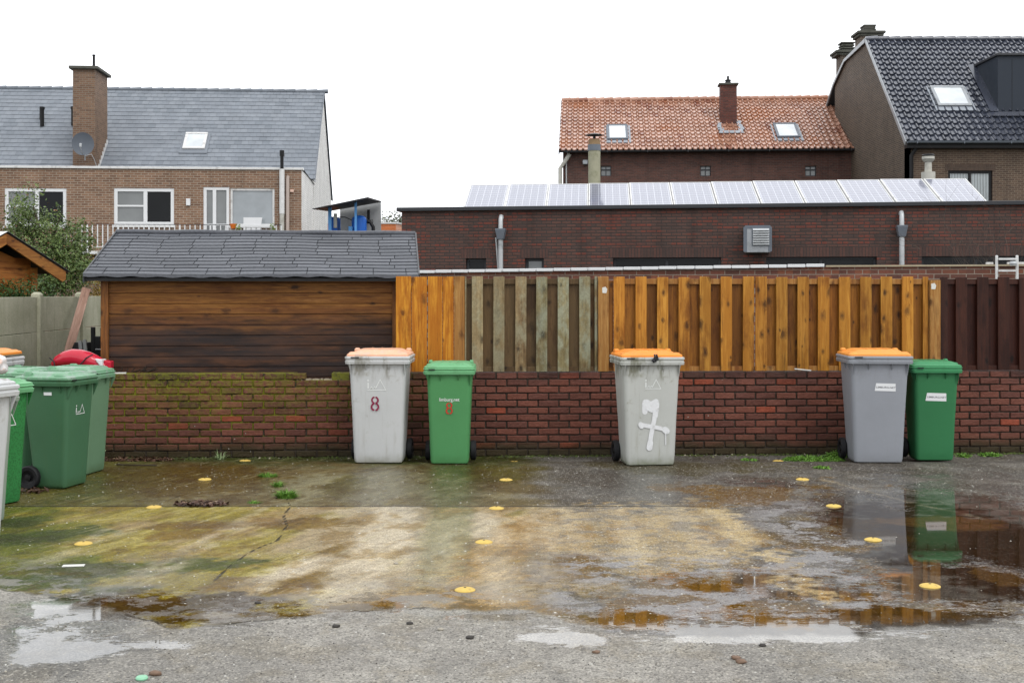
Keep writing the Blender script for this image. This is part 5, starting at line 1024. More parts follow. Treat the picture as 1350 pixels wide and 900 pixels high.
def leaf_mat(name, a, b, c=None, rough=.4):
    g = G(name); r = g.attr('rnd'); col = g.mix(r, a, b)
    if c: col = g.mix(g.step(r, .93, .95), col, c)
    col = g.mul(col, g.math('MULTIPLY_ADD', g.noise(3, 3), .6, .7))
    return g.out(col, rough, None)
def foliage(rr, lobes, n, size, droop=.3, shell=.55, mb=None):
    """leaf clumps: lobes are (centre, radii); leaves sit mostly in twig clusters near each lobe's skin"""
    m = mb or MB(); tot = sum(r[0]*r[1]*r[2] for c, r in lobes)
    for c, r in lobes:
        k = int(n*r[0]*r[1]*r[2]/tot/9)+1
        for i in range(k):
            d = Vector((rr.gauss(0,1), rr.gauss(0,1), rr.gauss(0,1))).normalized(); q = shell+(1.08-shell)*rr.random()**.7
            cc = Vector(c)+Vector((d.x*r[0], d.y*r[1], d.z*r[2]))*q; rs = rr.random()
            for j in range(9):
                p = cc+Vector((rr.gauss(0,1), rr.gauss(0,1), rr.gauss(0,1)))*size*1.9
                nrm = (d+Vector((rr.gauss(0,.7), rr.gauss(0,.7), rr.gauss(0,.7)+.3))).normalized(); t_ = nrm.cross(Vector((rr.gauss(0,1), rr.gauss(0,1), rr.gauss(0,1)))).normalized(); s_ = nrm.cross(t_)
                L1 = size*rr.uniform(.6, 1.2); W1 = L1*.5
                m.add([p-t_*L1, p+s_*W1+nrm*W1*.3, p+t_*L1, p-s_*W1+nrm*W1*.3], [(0,1,2),(0,2,3)], min(1, max(0, rs*.6+rr.random()*.4)))
    return m
def holly():
    Yt = 21.; p = lambda px, py: ((px-CX)/FPX*Yt, CH+(HY-py)*Yt/FPX); x0, _ = p(70, 0)
    t = empty('holly_tree', (x0, Yt, 0)); tag(t, 'bushy green holly like tree with small glossy leaves behind the concrete fence', 'tree'); rr = random.Random(21)
    lobes = []
    for px, py, rx, ry in ((38,268,14,22),(30,300,26,24),(58,310,34,26),(90,330,32,34),(62,345,40,34),(100,300,12,12),(28,285,20,18),(110,315,14,14),(72,285,10,14),(95,360,34,26),(60,375,50,20),(20,325,22,26),(45,252,5,8),(112,352,16,22)):
        a, z = p(px, py); lobes.append(((a-x0, rr.uniform(-.35,.35), z), (rx*Yt/FPX, .35+rx*Yt/FPX*.5, ry*Yt/FPX)))
    foliage(rr, lobes, 14000, .030, shell=.25).build('crown', leaf_mat('glossy_holly_leaves', (.050,.095,.025), (.19,.25,.075), (.36,.17,.09), .32), t)
    m = MB(); m.tube([(0,0,0),(.03,.0,.8),(-.05,.05,1.5),(-.15,0,2.4),(-.35,0,3.1)], [.08,.07,.055,.035,.012], 8)
    for i in range(16): z = .9+i*.11; a = rr.uniform(0,6.28); q = rr.uniform(.3,.75); m.tube([(0,0,z),(q*.5*math.cos(a),q*.5*math.sin(a),z+.25),(q*math.cos(a),q*math.sin(a),z+.45)], [.02,.013,.005], 5)
    m.build('trunk', plain('grey_brown_bark', (.10,.08,.06), .9, .3, 20), t)
    a, z = p(122, 345); b = empty('yellow_bush', (a, Yt+1.2, 0)); tag(b, 'yellow leaved bush beside the green tree, below the white balcony edge', 'bush'); rr = random.Random(5)
    foliage(rr, [((0,0,z-.05),(.36,.3,.26)),((-.25,.1,z+.05),(.25,.2,.2)),((-.1,0,z-.5),(.45,.3,.4)),((0,0,z-1.2),(.4,.3,.6))], 5200, .026, shell=.15).build('foliage', leaf_mat('yellow_leaves', (.30,.20,.03), (.44,.32,.07), (.12,.14,.03)), b)
    m = MB(); [m.tube([(0,0,0),(dx*.5,0,.8),(dx,0,z)], [.03,.02,.006], 6) for dx in (-.15,0,.12)]; m.build('stems', plain('brown_stem', (.12,.08,.05), .9), b)
    a, z = p(118, 383); b = empty('green_hedge', (a-.3, Yt-2.5, 0)); tag(b, 'dark green clipped shrub directly above the concrete fence', 'shrub'); rr = random.Random(6)
    foliage(rr, [((-.3,0,1.52),(.5,.3,.24)),((.25,0,1.56),(.42,.3,.22)),((-.1,0,1.1),(.7,.35,.5))], 6500, .026, shell=.2).build('foliage', leaf_mat('dark_shrub_leaves', (.025,.065,.018), (.07,.13,.035), None, .35), b)
    m = MB(); m.tube([(0,0,0),(0,0,1.2)], [.03,.015], 6); m.build('stems', plain('dark_stem', (.07,.05,.04), .9), b)
    Yf = 60.; b = empty('distant_tree', ((512-CX)/FPX*Yf, Yf, 0)); tag(b, 'distant round green treetop showing left of the dark brick building', 'tree'); rr = random.Random(9); zt = CH+(HY-290)*Yf/FPX
    foliage(rr, [((0,0,zt-.5),(.7,.6,.75)),((.6,0,zt-.3),(.5,.5,.6)),((-.4,0,zt-1),(.6,.5,.8)),((.9,0,zt-1),(.6,.6,1.))], 3500, .07, shell=.3).build('crown', leaf_mat('dull_far_leaves', (.07,.09,.045), (.16,.18,.09)), b)
    m = MB(); m.tube([(0,0,0),(0,0,zt-.8)], [.15,.08], 8); m.build('trunk', plain('far_bark', (.1,.08,.06), .9), b)
    # bare twiggy shrub at the right
    Yb = 19.5; b = empty('bare_shrub', ((1345-CX)/FPX*Yb, Yb, 0)); tag(b, 'leafless twiggy shrub in front of the dark brick wall at the right edge', 'shrub'); rr = random.Random(14); m = MB()
    def twig(p0, d, L_, r, lv):
        pts = [p0]; p_ = Vector(p0); d = Vector(d).normalized()
        for i in range(4): d = (d+Vector((rr.gauss(0,.16), rr.gauss(0,.16), rr.gauss(0,.10)+.03))).normalized(); p_ = p_+d*L_/4; pts.append(p_.copy())
        m.tube(pts, [r*(1-.18*i) for i in range(5)], 4)
        if lv < 3:
            for i in range(rr.choice((2,3,3))):
                q = pts[rr.choice((2,3,4))]; twig(q, d+Vector((rr.uniform(-.9,.9), rr.uniform(-.5,.5), rr.uniform(-.2,.7))), L_*rr.uniform(.5,.8), r*.55, lv+1)
    for i in range(10): twig((rr.uniform(-.35,.25), rr.uniform(-.1,.3), 0), (rr.uniform(-.35,.12), rr.uniform(-.15,.2), 1), rr.uniform(1.4,1.9), .008, 0)
    m.build('twigs', plain('grey_brown_twig', (.11,.085,.07), .85, .2), b)
holly()

# ------------------------------------------------------------------ left side: concrete fence, small shed, leaning plank
def concrete_fence():
    A, B = Vector((-5.12, 11.2)), Vector((-5.55, 18.0)); F = Frame(A.x, A.y, math.degrees(math.atan2(B.y-A.y, B.x-A.x))); Lf = (B-A).length
    t = froot('concrete_fence', F, 'grey green concrete panel fence with posts running back along the left side', 'fence')
    g = G('algae_stained_concrete_panel'); x, y, z = g.sep(); n = g.noise(1.6, 7, rough=.65)
    c = g.mix(g.step(n, .35, .65), (.34,.34,.24), (.46,.45,.34)); c = g.mix(g.step(g.noise(3, 6, g.map((3,3,.4)), .7), .5, .75, 0., .7), c, (.20,.215,.12))
    c = g.mix(g.step(g.math('ADD', z, g.math('MULTIPLY', n, .4)), .7, 1.3, .5, 0.), c, (.18,.18,.11)); c = g.mul(c, g.math('MULTIPLY_ADD', g.noise(40, 4), .5, .75))
    mc = g.out(c, .85, g.bump(g.noise(50, 5), .005, .7)); M['conc_fence'] = mc
    us = []
    def upx(px):
        k = (px-CX)/FPX
        return (k*F.y-F.x)/(F.c-k*F.s)
    p1, p2 = upx(51), upx(107.5); sp_ = p2-p1; ps = [p1+sp_*i for i in range(-2, 5)]; ps = [p for p in ps if -.5 < p < Lf+1]
    for a, b_ in zip(ps, ps[1:]):
        for k in range(4):
            m = MB(); m.box(a+.045, b_-.045, .0, .035, k*.395+.003-.03, (k+1)*.395-.003-.03); m.build('panel', mc, t, bevel=.004)
    for p in ps:
        m = MB(); m.loft([[(p-.055,-.035,-.1),(p+.055,-.035,-.1),(p+.055,.07,-.1),(p-.055,.07,-.1)],[(p-.055,-.035,1.575),(p+.055,-.035,1.575),(p+.055,.07,1.575),(p-.055,.07,1.575)],[(p-.03,-.01,1.60),(p+.03,-.01,1.60),(p+.03,.045,1.60),(p-.03,.045,1.60)]]); m.build('post', mc, t, bevel=.008)
    return t
concrete_fence()
def small_shed():
    x0, y0 = (8-CX)/FPX*18.3, 18.3; rz = R(58); t = empty('playhouse', (x0, y0, 0), rz); tag(t, 'small orange brown wooden hut with pitched roof at the far left', 'hut')
    za, ze = CH+77*18.3/FPX, 1.92; w_ = 1.06; dpt = 2.2
    g, c, m_ = wood_mat('orange_hut_boards', (.45,.19,.045), (.34,.13,.028), (.10,.04,.01), axis='x', knots=.6, vary=0)
    b = MB(); b.prism([(-.62, 0), (.62, 0), (.62, 2.02), (0, za-.22), (-.62, 2.02)], .28, dpt)
    for i in range(12): z = .1+i*.17; b.box(-.62, .62, .262, .279, z, z+.155)
    b.build('walls', m_, t)
    th = math.atan2(za-ze, w_)
    for s in (-1, 1):
        m = MB(); m.prism([(0, za-.0), (s*w_, ze), (s*w_+.0, ze-.12), (s*(w_-.06), ze-.16), (0, za-.16)], -.02, .02); m.build('bargeboard', M['barge'], t, bevel=.004)
        m = MB(); m.prism([(0, za+.03), (s*(w_+.06), ze+.0), (s*(w_+.06), ze-.03), (0, za-.0)], .0, dpt+.3); m.build('roof', plain('brown_felt_underside', (.07,.045,.03), .8), t)
        m = MB(); m.prism([(0, za+.036), (s*(w_+.07), ze+.005), (s*(w_+.07), ze-.02+.02), (0, za+.03)], -.04, .3); m.build('roof_edge', M['white_trim'] if s < 0 else M['shingle'], t)
    m = MB(); m.box(.60, .70, .2, .3, 0, 1.98); m.build('corner_post', M['barge'], t)
small_shed()
def leaning_plank():
    a = Vector((-5.0, 12.9, -.03)); k = (110.5-CX)/FPX; b = Vector((k*15.0+.03, 15.0, 1.635)); d = b-a; L_ = d.length
    m = MB(); m.box(-.05, .05, -.022, .022, 0, L_); o = m.build('leaning_plank', M['plank'], None, tuple(a), bevel=.004)
    zq = d.normalized(); yq = Vector((.35,-1,0)).normalized(); yq = (yq-zq*yq.dot(zq)).normalized(); xq = yq.cross(zq); o.rotation_euler = Matrix((xq, yq, zq)).transposed().to_euler(); tag(o, 'old brown wooden plank leaning against the concrete fence', 'plank')
leaning_plank()
def dark_frame():
    Y_ = 13.3; X = lambda px: (px-CX)/FPX*Y_; Z = lambda py: CH+(HY-py)*Y_/FPX; t = empty('black_chair', (X(128), Y_, 0)); tag(t, 'black plastic garden chair half hidden by the corner of the shed', 'chair'); ox = X(128)
    for a, b_, y in ((120.3,125.2,431),(132.8,139,432)): m = MB(); m.box(X(a)-ox, X(b_)-ox, -.02, .02, Z(470), Z(y)); m.build('upright', M['black'], t, bevel=.005)
    m = MB(); m.box(X(122)-ox, X(145)-ox, -.015, .015, Z(470), Z(443)); m.build('backrest', M['black'], t, bevel=.01)
    m = MB(); m.box(X(126.5)-ox, X(134)-ox, -.022, -.016, Z(460.6), Z(459.6)); m.build('white_edge', M['white'], t)
    m = MB(); m.box(X(120)-ox, X(146)-ox, -.45, .0, .40, .44); m.build('seat', M['black'], t, bevel=.01)
    for x in (X(121)-ox, X(144)-ox):
        for y in (-.42, 0): m = MB(); m.box(x, x+.04, y-.02, y+.02, -.03, .4 if y < 0 else Z(470)); m.build('leg', M['black'], t, bevel=.005)
    for a, b_, c_, d_ in ((112.5,448.5,116.5,468),(118.2,447,122.5,468)):
        m = MB(); m.box(-.018, .018, -.01, .01, 0, .9); o = m.build('grey_stake', plain('grey_slat', (.30,.31,.31), .6, .2), None, ((c_+.5-CX)/FPX*13.0, 13.0, CH+(HY-b_)*13/FPX-.9), (0, R(-6), 0)); tag(o, 'thin grey slat standing between plank and black chair, '+('left one' if a < 115 else 'right one'), 'slat', 'grey slats by the shed')
    m = MB(); m.lathe([(.10,0),(.12,.05),(.115,.8),(.09,.86)], (0,0,0), 14); o = m.build('black_pot', M['rubber'], None, ((109.5-CX)/FPX*13.4, 13.4, .0), smooth=40); tag(o, 'dark tall bucket at the foot of the concrete fence', 'bucket'); o.location.z = CH+(HY-451)*13.4/FPX-.86
dark_frame()
# ------------------------------------------------------------------ wheelie bins
def strokes(mb, lines, wd, y0=-.0012):
    k = 0
    for ln in lines:
        w0 = wd
        if isinstance(ln, tuple) and len(ln) == 2 and not isinstance(ln[1], tuple): ln, w0 = ln
        for i, (x, z) in enumerate(ln):
            y = y0-.00012*k; k += 1; n = 10
            mb.poly([(x+w0/2*math.cos(2*math.pi*j/n), y, z+w0/2*math.sin(2*math.pi*j/n)) for j in range(n)], .5)
            if i:
                px, pz = ln[i-1]; d = Vector((x-px, z-pz)); 
                if d.length < 1e-5: continue
                q = Vector((-d.y, d.x)).normalized()*w0/2; y = y0-.00012*k; k += 1
                mb.poly([(px-q.x,y,pz-q.y),(x-q.x,y,z-q.y),(x+q.x,y,z+q.y),(px+q.x,y,pz+q.y)], .5)
    return mb
def logo(x, z, s):
    T = lambda p: (x+p[0]*s, z+p[1]*s)
    return [([T((0,.12)), T((0,.40))], .085*s), ([T((0,.54)), T((.0,.56))], .10*s), ([T((-.02,0)), T((1,0))], .045*s), ([T((1,0)), T((.68,.60)), T((.42,.10))], .045*s), ([T((.42,.10)), T((.36,.20)), T((.27,.06)), T((.2,.20)), T((.08,.06))], .03*s)]
def stencil8(x, z, h):
    out = []; r = h*.235
    for cz, rr_ in ((z+h*.76, r*.92), (z+h*.26, r*1.05)):
        for s in (-1, 1): out.append(([(x+s*(rr_*.10+rr_*math.sin(a)*.95), cz+rr_*1.0*math.cos(a)) for a in [R(18+144*i/9) for i in range(10)]], h*.13))
    return out
def text_mesh(s, size, ax=1.0, bold=0.):
    cu = bpy.data.curves.new('lettering', 'FONT'); cu.body = s; cu.size = size; cu.align_x = 'CENTER'; cu.align_y = 'CENTER'; cu.offset = bold; cu.resolution_u = 3
    o = bpy.data.objects.new('lettering', cu); COL.objects.link(o); dg = bpy.context.evaluated_depsgraph_get(); me = bpy.data.meshes.new_from_object(o.evaluated_get(dg)); bpy.data.objects.remove(o); bpy.data.curves.remove(cu)
    for v in me.vertices: v.co = (v.co.x*ax, 0, v.co.y)
    return me
def wheelie(label, loc, rz, kind, mb_, ml, mrim=None, marks=None, tilt=0, lid_up=0):
    big = kind == 'big'
    H, w0, w1, f1, b0, b1, wr = (.930, .455, .530, -.050, .33, .44, .100) if big else (.835, .355, .415, -.045, .28, .37, .095)
    rw, rf, rb, rh = (.606, -.090, .475, .074) if big else (.482, -.078, .405, .060)
    t = empty('wheelie_bin', (loc[0], loc[1], loc[2] if len(loc) > 2 else 0), R(rz)); tag(t, label, 'wheelie bin', 'wheelie bins in the yard')
    rr = random.Random(label); b = MB(); n = 6
    lv = [(.0,.90,.03,-.05,.03),(.012,.97,.005,-.01,.035),(.035,1.,0,0,.04)]
    rings = []
    for z, k, fo, bo, rad in lv: rings.append(rrect(w0*k, (b0+bo)-fo, rad, z, n, 0, (b0+bo+fo)/2))
    for i in range(1, 13):
        q = i/12; z = .035+(H-.035)*q; wv = .0035*math.sin(q*9+rr.random())*(1-q); wd = w0+(w1-w0)*q; fr_ = f1*q; bk = b0+(b1-b0)*q**.9
        rings.append(rrect(wd+wv, bk-fr_, .042, z, n, 0, (bk+fr_)/2))
    b.loft(rings); body = b.build('body', mb_, t, smooth=40)
    # collar under the rim, stiffening gussets
    for sx in (-1, 1):
        for x in (w1/2-.012, w1*.20):
            x *= sx; b = MB(); b.prism([(f1+.006, H-.10 if x*sx > w1*.3 else H-.06), (f1-.040, H+.003), (f1+.006, H+.003)], x-.003, x+.003, 'x'); b.build('gusset', mb_, body)
        for y in (f1+.06, .18): b = MB(); b.prism([(sx*(w1/2-.006), H-.12 if y < 0 else H-.07), (sx*(rw/2-.012), H+.003), (sx*(w1/2-.006), H+.003)], y-.003, y+.003, 'y'); b.build('gusset', mb_, body)
    mr = mrim or mb_; b = MB(); cy = (rf+rb)/2; D = rb-rf
    pr = [(0,-.030),(.004,-.004),(.030,.0),(.036,-.007),(.046,-.007),(.052,.0),(rh-.006,.0),(rh,-.008)]
    b.loft([rrect(w1-.02, b1-f1-.02, .04, H-.002, n, 0, (b1+f1)/2)]+[rrect(rw+2*e, D+2*e, .035, H+z, n, 0, cy) for z, e in pr]); rim = b.build('rim', mr, t, smooth=35)
    # lid with raised middle, hand grips and hinge
    zt = H+rh; lw, lf, lb = rw-.030, rf+.020, rb+.01; lc = (lf+lb)/2; LD = lb-lf
    pr = [(-.004,0,.035),(.014,.0,.035),(.024,-.010,.035),(.030,-.030,.05),(.037,-.060,.06),(.052,-.085,.06),(.058,-.105,.06),(.060,-.14,.05)] if big else [(-.004,.008,.03),(.012,.008,.03),(.020,-.004,.03),(.026,-.028,.04),(.040,-.040,.05),(.048,-.060,.05),(.052,-.10,.04)]
    b = MB(); b.loft([rrect(lw+2*e, LD+2*e+(.0 if e > -.05 else .03), rd, zt+z, n, 0, lc) for z, e, rd in pr])
    hz = zt+.016; s_ = 1 if big else .8
    for sx in (-1, 1):
        b.loft([rrect(.085*s_, .12*s_, .03*s_, hz+z, 4, sx*(lw/2-.055*s_), lf+.09) for z in (0, .012)]+[rrect(.06*s_, .09*s_, .025*s_, hz+.022, 4, sx*(lw/2-.055*s_), lf+.09)])
        b.loft([rrect(.05*s_, .10*s_, .02, hz+z, 4, sx*(lw/2-.04*s_), lb-.10) for z in (0, .03)]+[rrect(.03*s_, .07*s_, .014, hz+.042, 4, sx*(lw/2-.04*s_), lb-.10)])
    for x in (-lw*.16, 0, lw*.16): b.loft([rrect(.012, LD*.5, .005, zt+(.058 if big else .050)+z, 3, x, lc) for z in (0, .006)])
    lid = b.build('lid', ml, t, smooth=38)
    if lid_up: lid.rotation_euler = (R(lid_up), 0, 0); lid.location = (0, lb*(1-math.cos(R(lid_up)))+zt*math.sin(R(lid_up)), zt*(1-math.cos(R(lid_up)))+ -lb*math.sin(R(lid_up)))
    b = MB(); b.box(-lw*.42, -lw*.29, rf-.0075, rf+.01, H+rh-.014, H+rh-.004); b.build('slot', M['black'], rim)
    b = MB(); b.tube([(-w1*.40, lb+.045, zt+.005), (w1*.40, lb+.045, zt+.005)], .013, 10)
    for sx in (-1, 1): b.box(sx*w1*.40-.02, sx*w1*.40+.02, lb-.02, lb+.06, zt-.06, zt+.015)
    b.build('handle', mr, t, bevel=.004)
    for sx in (-1, 1):
        b = MB(); xo = sx*(w0/2+.012); pts = [(wr*.62,-.0),(wr*.9,-.004),(wr,.006),(wr,.040),(wr*.9,.05),(wr*.62,.046)]
        rg = [[(xo+sx*h_, b0+.015+q*math.cos(a), wr+q*math.sin(a)) for a in [2*math.pi*k/26 for k in range(26)]] for q, h_ in pts]; b.loft(rg+[rg[0]], False, False); wh = b.build('wheel', M['rubber'], t, smooth=40)
        b = MB(); rg = [[(xo+sx*h_, b0+.015+q*math.cos(a), wr+q*math.sin(a)) for a in [2*math.pi*k/20 for k in range(20)]] for q, h_ in [(wr*.63,.004),(wr*.63,.038),(wr*.3,.030),(wr*.28,.048),(wr*.1,.050)]]; b.loft(rg); b.build('hub', M['black'], wh, smooth=40)
    b = MB(); b.tube([(-w0/2-.03, b0+.015, wr), (w0/2+.03, b0+.015, wr)], .012, 8); b.box(-w0/2+.02, w0/2-.02, b0-.06, b0+.03, .05, .20); b.build('axle', M['black'], t)
    a = math.atan2(-f1, H)
    for mk in (marks or []):
        if mk[0] == 'strokes':
            b = strokes(MB(), mk[3], mk[4]); b.build(mk[1], mk[2], t, (0, 0, 0), (a, 0, mk[5] if len(mk) > 5 else 0))
        elif mk[0] == 'text':
            _, nm, mat, s, size, x, z, ax, rot = mk; me = text_mesh(s, size, ax, size*.006); me.materials.append(mat); o = bpy.data.objects.new(nm, me); COL.objects.link(o); o.parent = t; o.rotation_euler = (a, rot, 0); o.location = (x, -math.sin(a)*z-.0022, z*math.cos(a))
        elif mk[0] == 'sticker':
            _, x, z, sw, sh, skew, s, size = mk; b = MB(); b.prism([(-sw/2-skew,-sh/2),(sw/2,-sh/2),(sw/2-.004,sh/2),(-sw/2+.002,sh/2)], -.0008, .0002); st_ = b.build('sticker', M['sticker'], t, (x, -math.sin(a)*z-.0012, z*math.cos(a)), (a, R(1.5), 0))
            if s: me = text_mesh(s, size, 1.25, size*.015); me.materials.append(M['ink']); o = bpy.data.objects.new('lettering', me); COL.objects.link(o); o.parent = st_; o.location = (0, -.0014, -.002)
    return t
def front_at(px, py): x, y = gp(px, py); return (x, y)
# the bins standing along the wall
x, y = gp(498.5, 611); wheelie('light grey bin with a sun faded peach lid and a maroon stencilled 8', (x, y), -1, 'big', M['bin_white'], M['lid_orange_f'], None,
    [('strokes','logo',M['mark_white'],logo(-.088,.690,.165),.008), ('strokes','number_mark',M['mark_maroon'],stencil8(-.025,.502,.125),.014)])
x, y = gp(592.5, 612); wheelie('light green bin with green lid and a red 8 below white lettering', (x, y), 0, 'small', M['bin_green'], M['lid_green'], M['lid_green'],
    [('text','lettering',M['mark_white'],'limburg.net',.046,-.000,.605,.90,0), ('strokes','number_mark',M['mark_red'],stencil8(-.0,.475,.100),.012)])
zz = lambda py: (614-py)/143.; xx = lambda px: (px-859)/143.
P7 = lambda pts: [(xx(780+a/4.5), zz(430+b/4.5)) for a, b in pts]
x, y = gp(858, 614); b7 = wheelie('grimy light grey bin with orange lid and a white sprayed mark like a 7', (x, y), 6, 'big', M['bin_white_g'], M['lid_orange'], None,
    [('strokes','logo',M['mark_white'],logo(-.055,.715,.140),.006),
     ('strokes','sprayed_mark',M['spray'],[(P7([(316,505),(314,455),(326,446),(345,460),(362,456),(382,444),(386,462),(378,530)]),.050),(P7([(318,450),(330,475),(355,488),(375,495)]),.060),(P7([(378,495),(372,555),(362,600),(352,660),(346,715)]),.042),(P7([(350,690),(345,718)]),.056),(P7([(292,580),(330,588),(370,594),(430,608),(450,618)]),.038),(P7([(438,612),(448,620)]),.058),(P7([(441,630),(443,690),(443,700)]),.008),(P7([(290,578),(296,590)]),.045)],.04)])
b = MB(); rr = random.Random(2)
for i in range(7): a0 = rr.uniform(0, 6); b.tube([(-.03+rr.uniform(0,.07), -.118+rr.uniform(-.006,.006), .985+rr.uniform(0,.05)), (rr.uniform(-.02,.04), -.128, .975+rr.uniform(0,.05)), (-.01+rr.uniform(0,.04), -.12, .955+rr.uniform(0,.03))], .009, 6)
b.build('dark_tie', M['strap'], b7, smooth=50)
x, y = gp(1158.5, 610.5); wheelie('clean mid grey bin with orange lid and a white sticker, beside the deep green bin', (x, y), -3, 'big', M['bin_grey'], M['lid_orange_n'], None, [('sticker', .055, .715, .185, .072, .008, 'LIMBURG.NET', .023)])
x, y = gp(1233, 607.5); wheelie('deep green bin with a white sticker, right end of the wall', (x, y), -2, 'small', M['bin_green_d'], M['lid_green_d'], M['lid_green_d'], [('sticker', .002, .610, .185, .075, .010, 'LIMBURG.NET', .023)])
# the row of bins at the left, fronts turned to the right
def row_bin(label, corner, px, py, rz, kind, *a, **k):
    wd = .455 if kind == 'big' else .355; cx, cy = gp(px, py); s = wd/2 if corner == 'r' else -wd/2; c = R(rz)
    return wheelie(label, (cx-s*math.cos(c), cy-s*math.sin(c)), rz, kind, *a, **k)
LG = lambda x, z, s=.13: ('strokes','logo',M['mark_white'],logo(x, z, s),.008)
row_bin('faded green bin in the left row, its side wearing a small white sticker', 'l', 85, 645, 79, 'small', M['bin_green_o'], M['lid_green_o'], M['bin_green_o'], [LG(-.06,.60,.125)])
bb = [o for o in bpy.data.objects if o.name.startswith('wheelie_bin')][-1]
m = MB(); m.prism([(-.036,-.012),(.034,-.012),(.036,.013),(-.034,.014)], -.0008, .0008, 'x'); m.build('sticker', M['sticker'], bb, (-.2095, .13, .775), (0, R(1.5), 0))
row_bin('pale faded green bin in the left row, nearest the wall', 'l', 114, 627, 82, 'small', M['bin_green_p'], M['lid_green_o'], M['lid_green_o'], [])
row_bin('mottled bright green bin with white logo in the left row', 'r', 29.5, 661, 66, 'small', M['bin_green_s'], M['lid_green'], M['lid_green'], [LG(-.06,.60,.14)])
row_bin('narrow visible edge of a green tinged grey bin in the left row', 'r', 9, 686, 68, 'small', M['bin_palegrey'], M['bin_palegrey'], M['bin_palegrey'], [LG(-.02,.60,.12)])
row_bin('light grey bin nearest the camera, cut by the left edge, with a bag on it', 'r', 3.5, 712, 70, 'big', M['bin_white'], M['bin_white'], M['bin_white'], [])
wheelie('green bin in the rear row, only its lid seen behind the other green bins', (-4.12, 10.55), 80, 'small', M['bin_green_o'], M['lid_green_o'], M['lid_green_o'], [])
wheelie('white bin with orange lid slightly lifted, in front of the concrete fence', (-4.66, 11.05), 84, 'big', M['bin_white'], M['lid_orange'], M['bin_white'], [], lid_up=-3)
# bag on the nearest bin
bm = bmesh.new(); bmesh.ops.create_icosphere(bm, subdivisions=4, radius=1)
for v in bm.verts:
    p = v.co; n_ = math.sin(p.x*5+p.y*3)*math.sin(p.z*6+1)*.10+math.sin(p.x*13+p.z*9)*math.sin(p.y*12)*.05; v.co = Vector((p.x*.13, p.y*.12, max(-.055, p.z*.085)))*(1+n_)
me = bpy.data.meshes.new('refuse_bag'); bm.to_mesh(me); bm.free(); me.polygons.foreach_set('use_smooth', [True]*len(me.polygons))
g = G('thin_white_bag_film'); c = g.mix(g.step(g.noise(9, 3), .56, .68), (.72,.70,.69), (.75,.38,.22)); me.materials.append(g.out(c, .3, g.bump(g.noise(25, 5), .01, .8)))
o = bpy.data.objects.new('refuse_bag', me); COL.objects.link(o); o.location = (-3.47, 8.02, 1.115); tag(o, 'crumpled white bag with an orange patch lying on the nearest bin at the left edge', 'bag')

# ------------------------------------------------------------------ red float lying on the wall end
def red_float():
    Y_ = 12.03; X = lambda px: (px-CX)/FPX*Y_; Z = lambda py: CH+(HY-py)*Y_/FPX; t = empty('red_float', (X(108), Y_, Z(487)), 0); tag(t, 'glossy red curved plastic float with white patch on the left end of the wall', 'float'); ox, oz = X(108), Z(487)
    c = [(69,476),(76,471.5),(86,468),(96,466.5),(106,467.5),(116,470),(126,474),(135,478.5),(141,482)]; r = [.022,.055,.075,.085,.088,.085,.078,.068,.055]
    m = MB(); m.tube([(X(a)-ox, 0, Z(b)-oz-.035) for a, b in c], r, 18); body = m.build('body', M['red_plastic'], t, smooth=60)
    m = MB(); m.loft([[(X(139.5)-ox,-.05,Z(485)-oz),(X(147.5)-ox,-.04,Z(486)-oz),(X(147.5)-ox,.06,Z(486)-oz),(X(139.5)-ox,.06,Z(485)-oz)],[(X(138.5)-ox,-.05,Z(474)-oz),(X(148)-ox,-.04,Z(476)-oz),(X(148)-ox,.06,Z(476)-oz),(X(138.5)-ox,.06,Z(474)-oz)]]); m.build('end_block', M['red_plastic'], body, bevel=.012)
    m = MB(); m.loft([[(X(a)-ox, yy, Z(b)-oz) for a, b in ((129,472),(138,473.5),(139,483),(135.5,481),(131,476))] for yy in (-.088, .05)]); m.build('white_patch', M['white'], body, bevel=.006)
    m = MB(); m.tube([(X(105)-ox,-.095,Z(485)-oz),(X(112)-ox,-.098,Z(478)-oz),(X(118)-ox,-.09,Z(471)-oz),(X(124)-ox,-.04,Z(467)-oz)], .006, 6); m.tube([(X(67)-ox,-.03,Z(471.5)-oz),(X(74)-ox,-.06,Z(476)-oz),(X(76)-ox,-.07,Z(484)-oz)], .006, 6)
    m.tube([(X(82)-ox,-.0,Z(466)-oz),(X(92)-ox,-.02,Z(463)-oz),(X(104)-ox,-.02,Z(463.2)-oz),(X(114)-ox,-.02,Z(466)-oz)], .008, 6); m.build('strap', M['strap'], body)
red_float()
p = FW.pt(FW.u(147,.1), .10, .799); m = MB(); rr = random.Random(8)
for i in range(14): a = rr.uniform(0, 6.28); q = rr.uniform(0,.12); m.tube([(q*1.8*math.cos(a), q*.35*math.sin(a), .01), (q*2.4*math.cos(a)+.05, q*.4*math.sin(a), .02+rr.uniform(0,.05))], .006, 5)
o = m.build('twig_pile', plain('dark_wet_twigs', (.03,.02,.014), .7), None, tuple(FW.pt(FW.u(178,.1), .13, .80))); tag(o, 'dark wet twig heap on the mossy wall top at the foot of the shed', 'twigs')
m = MB(); m.box(-.06,.06,-.03,.03,0,.02); o = m.build('white_chip', M['litter_white'], None, tuple(FW.pt(FW.u(158,.06), .06, .799)), (0,0,.2)); o.scale = (1.,1.,.5); tag(o, 'thin pale flat scrap on the wall top left of the shed twigs', 'scrap')

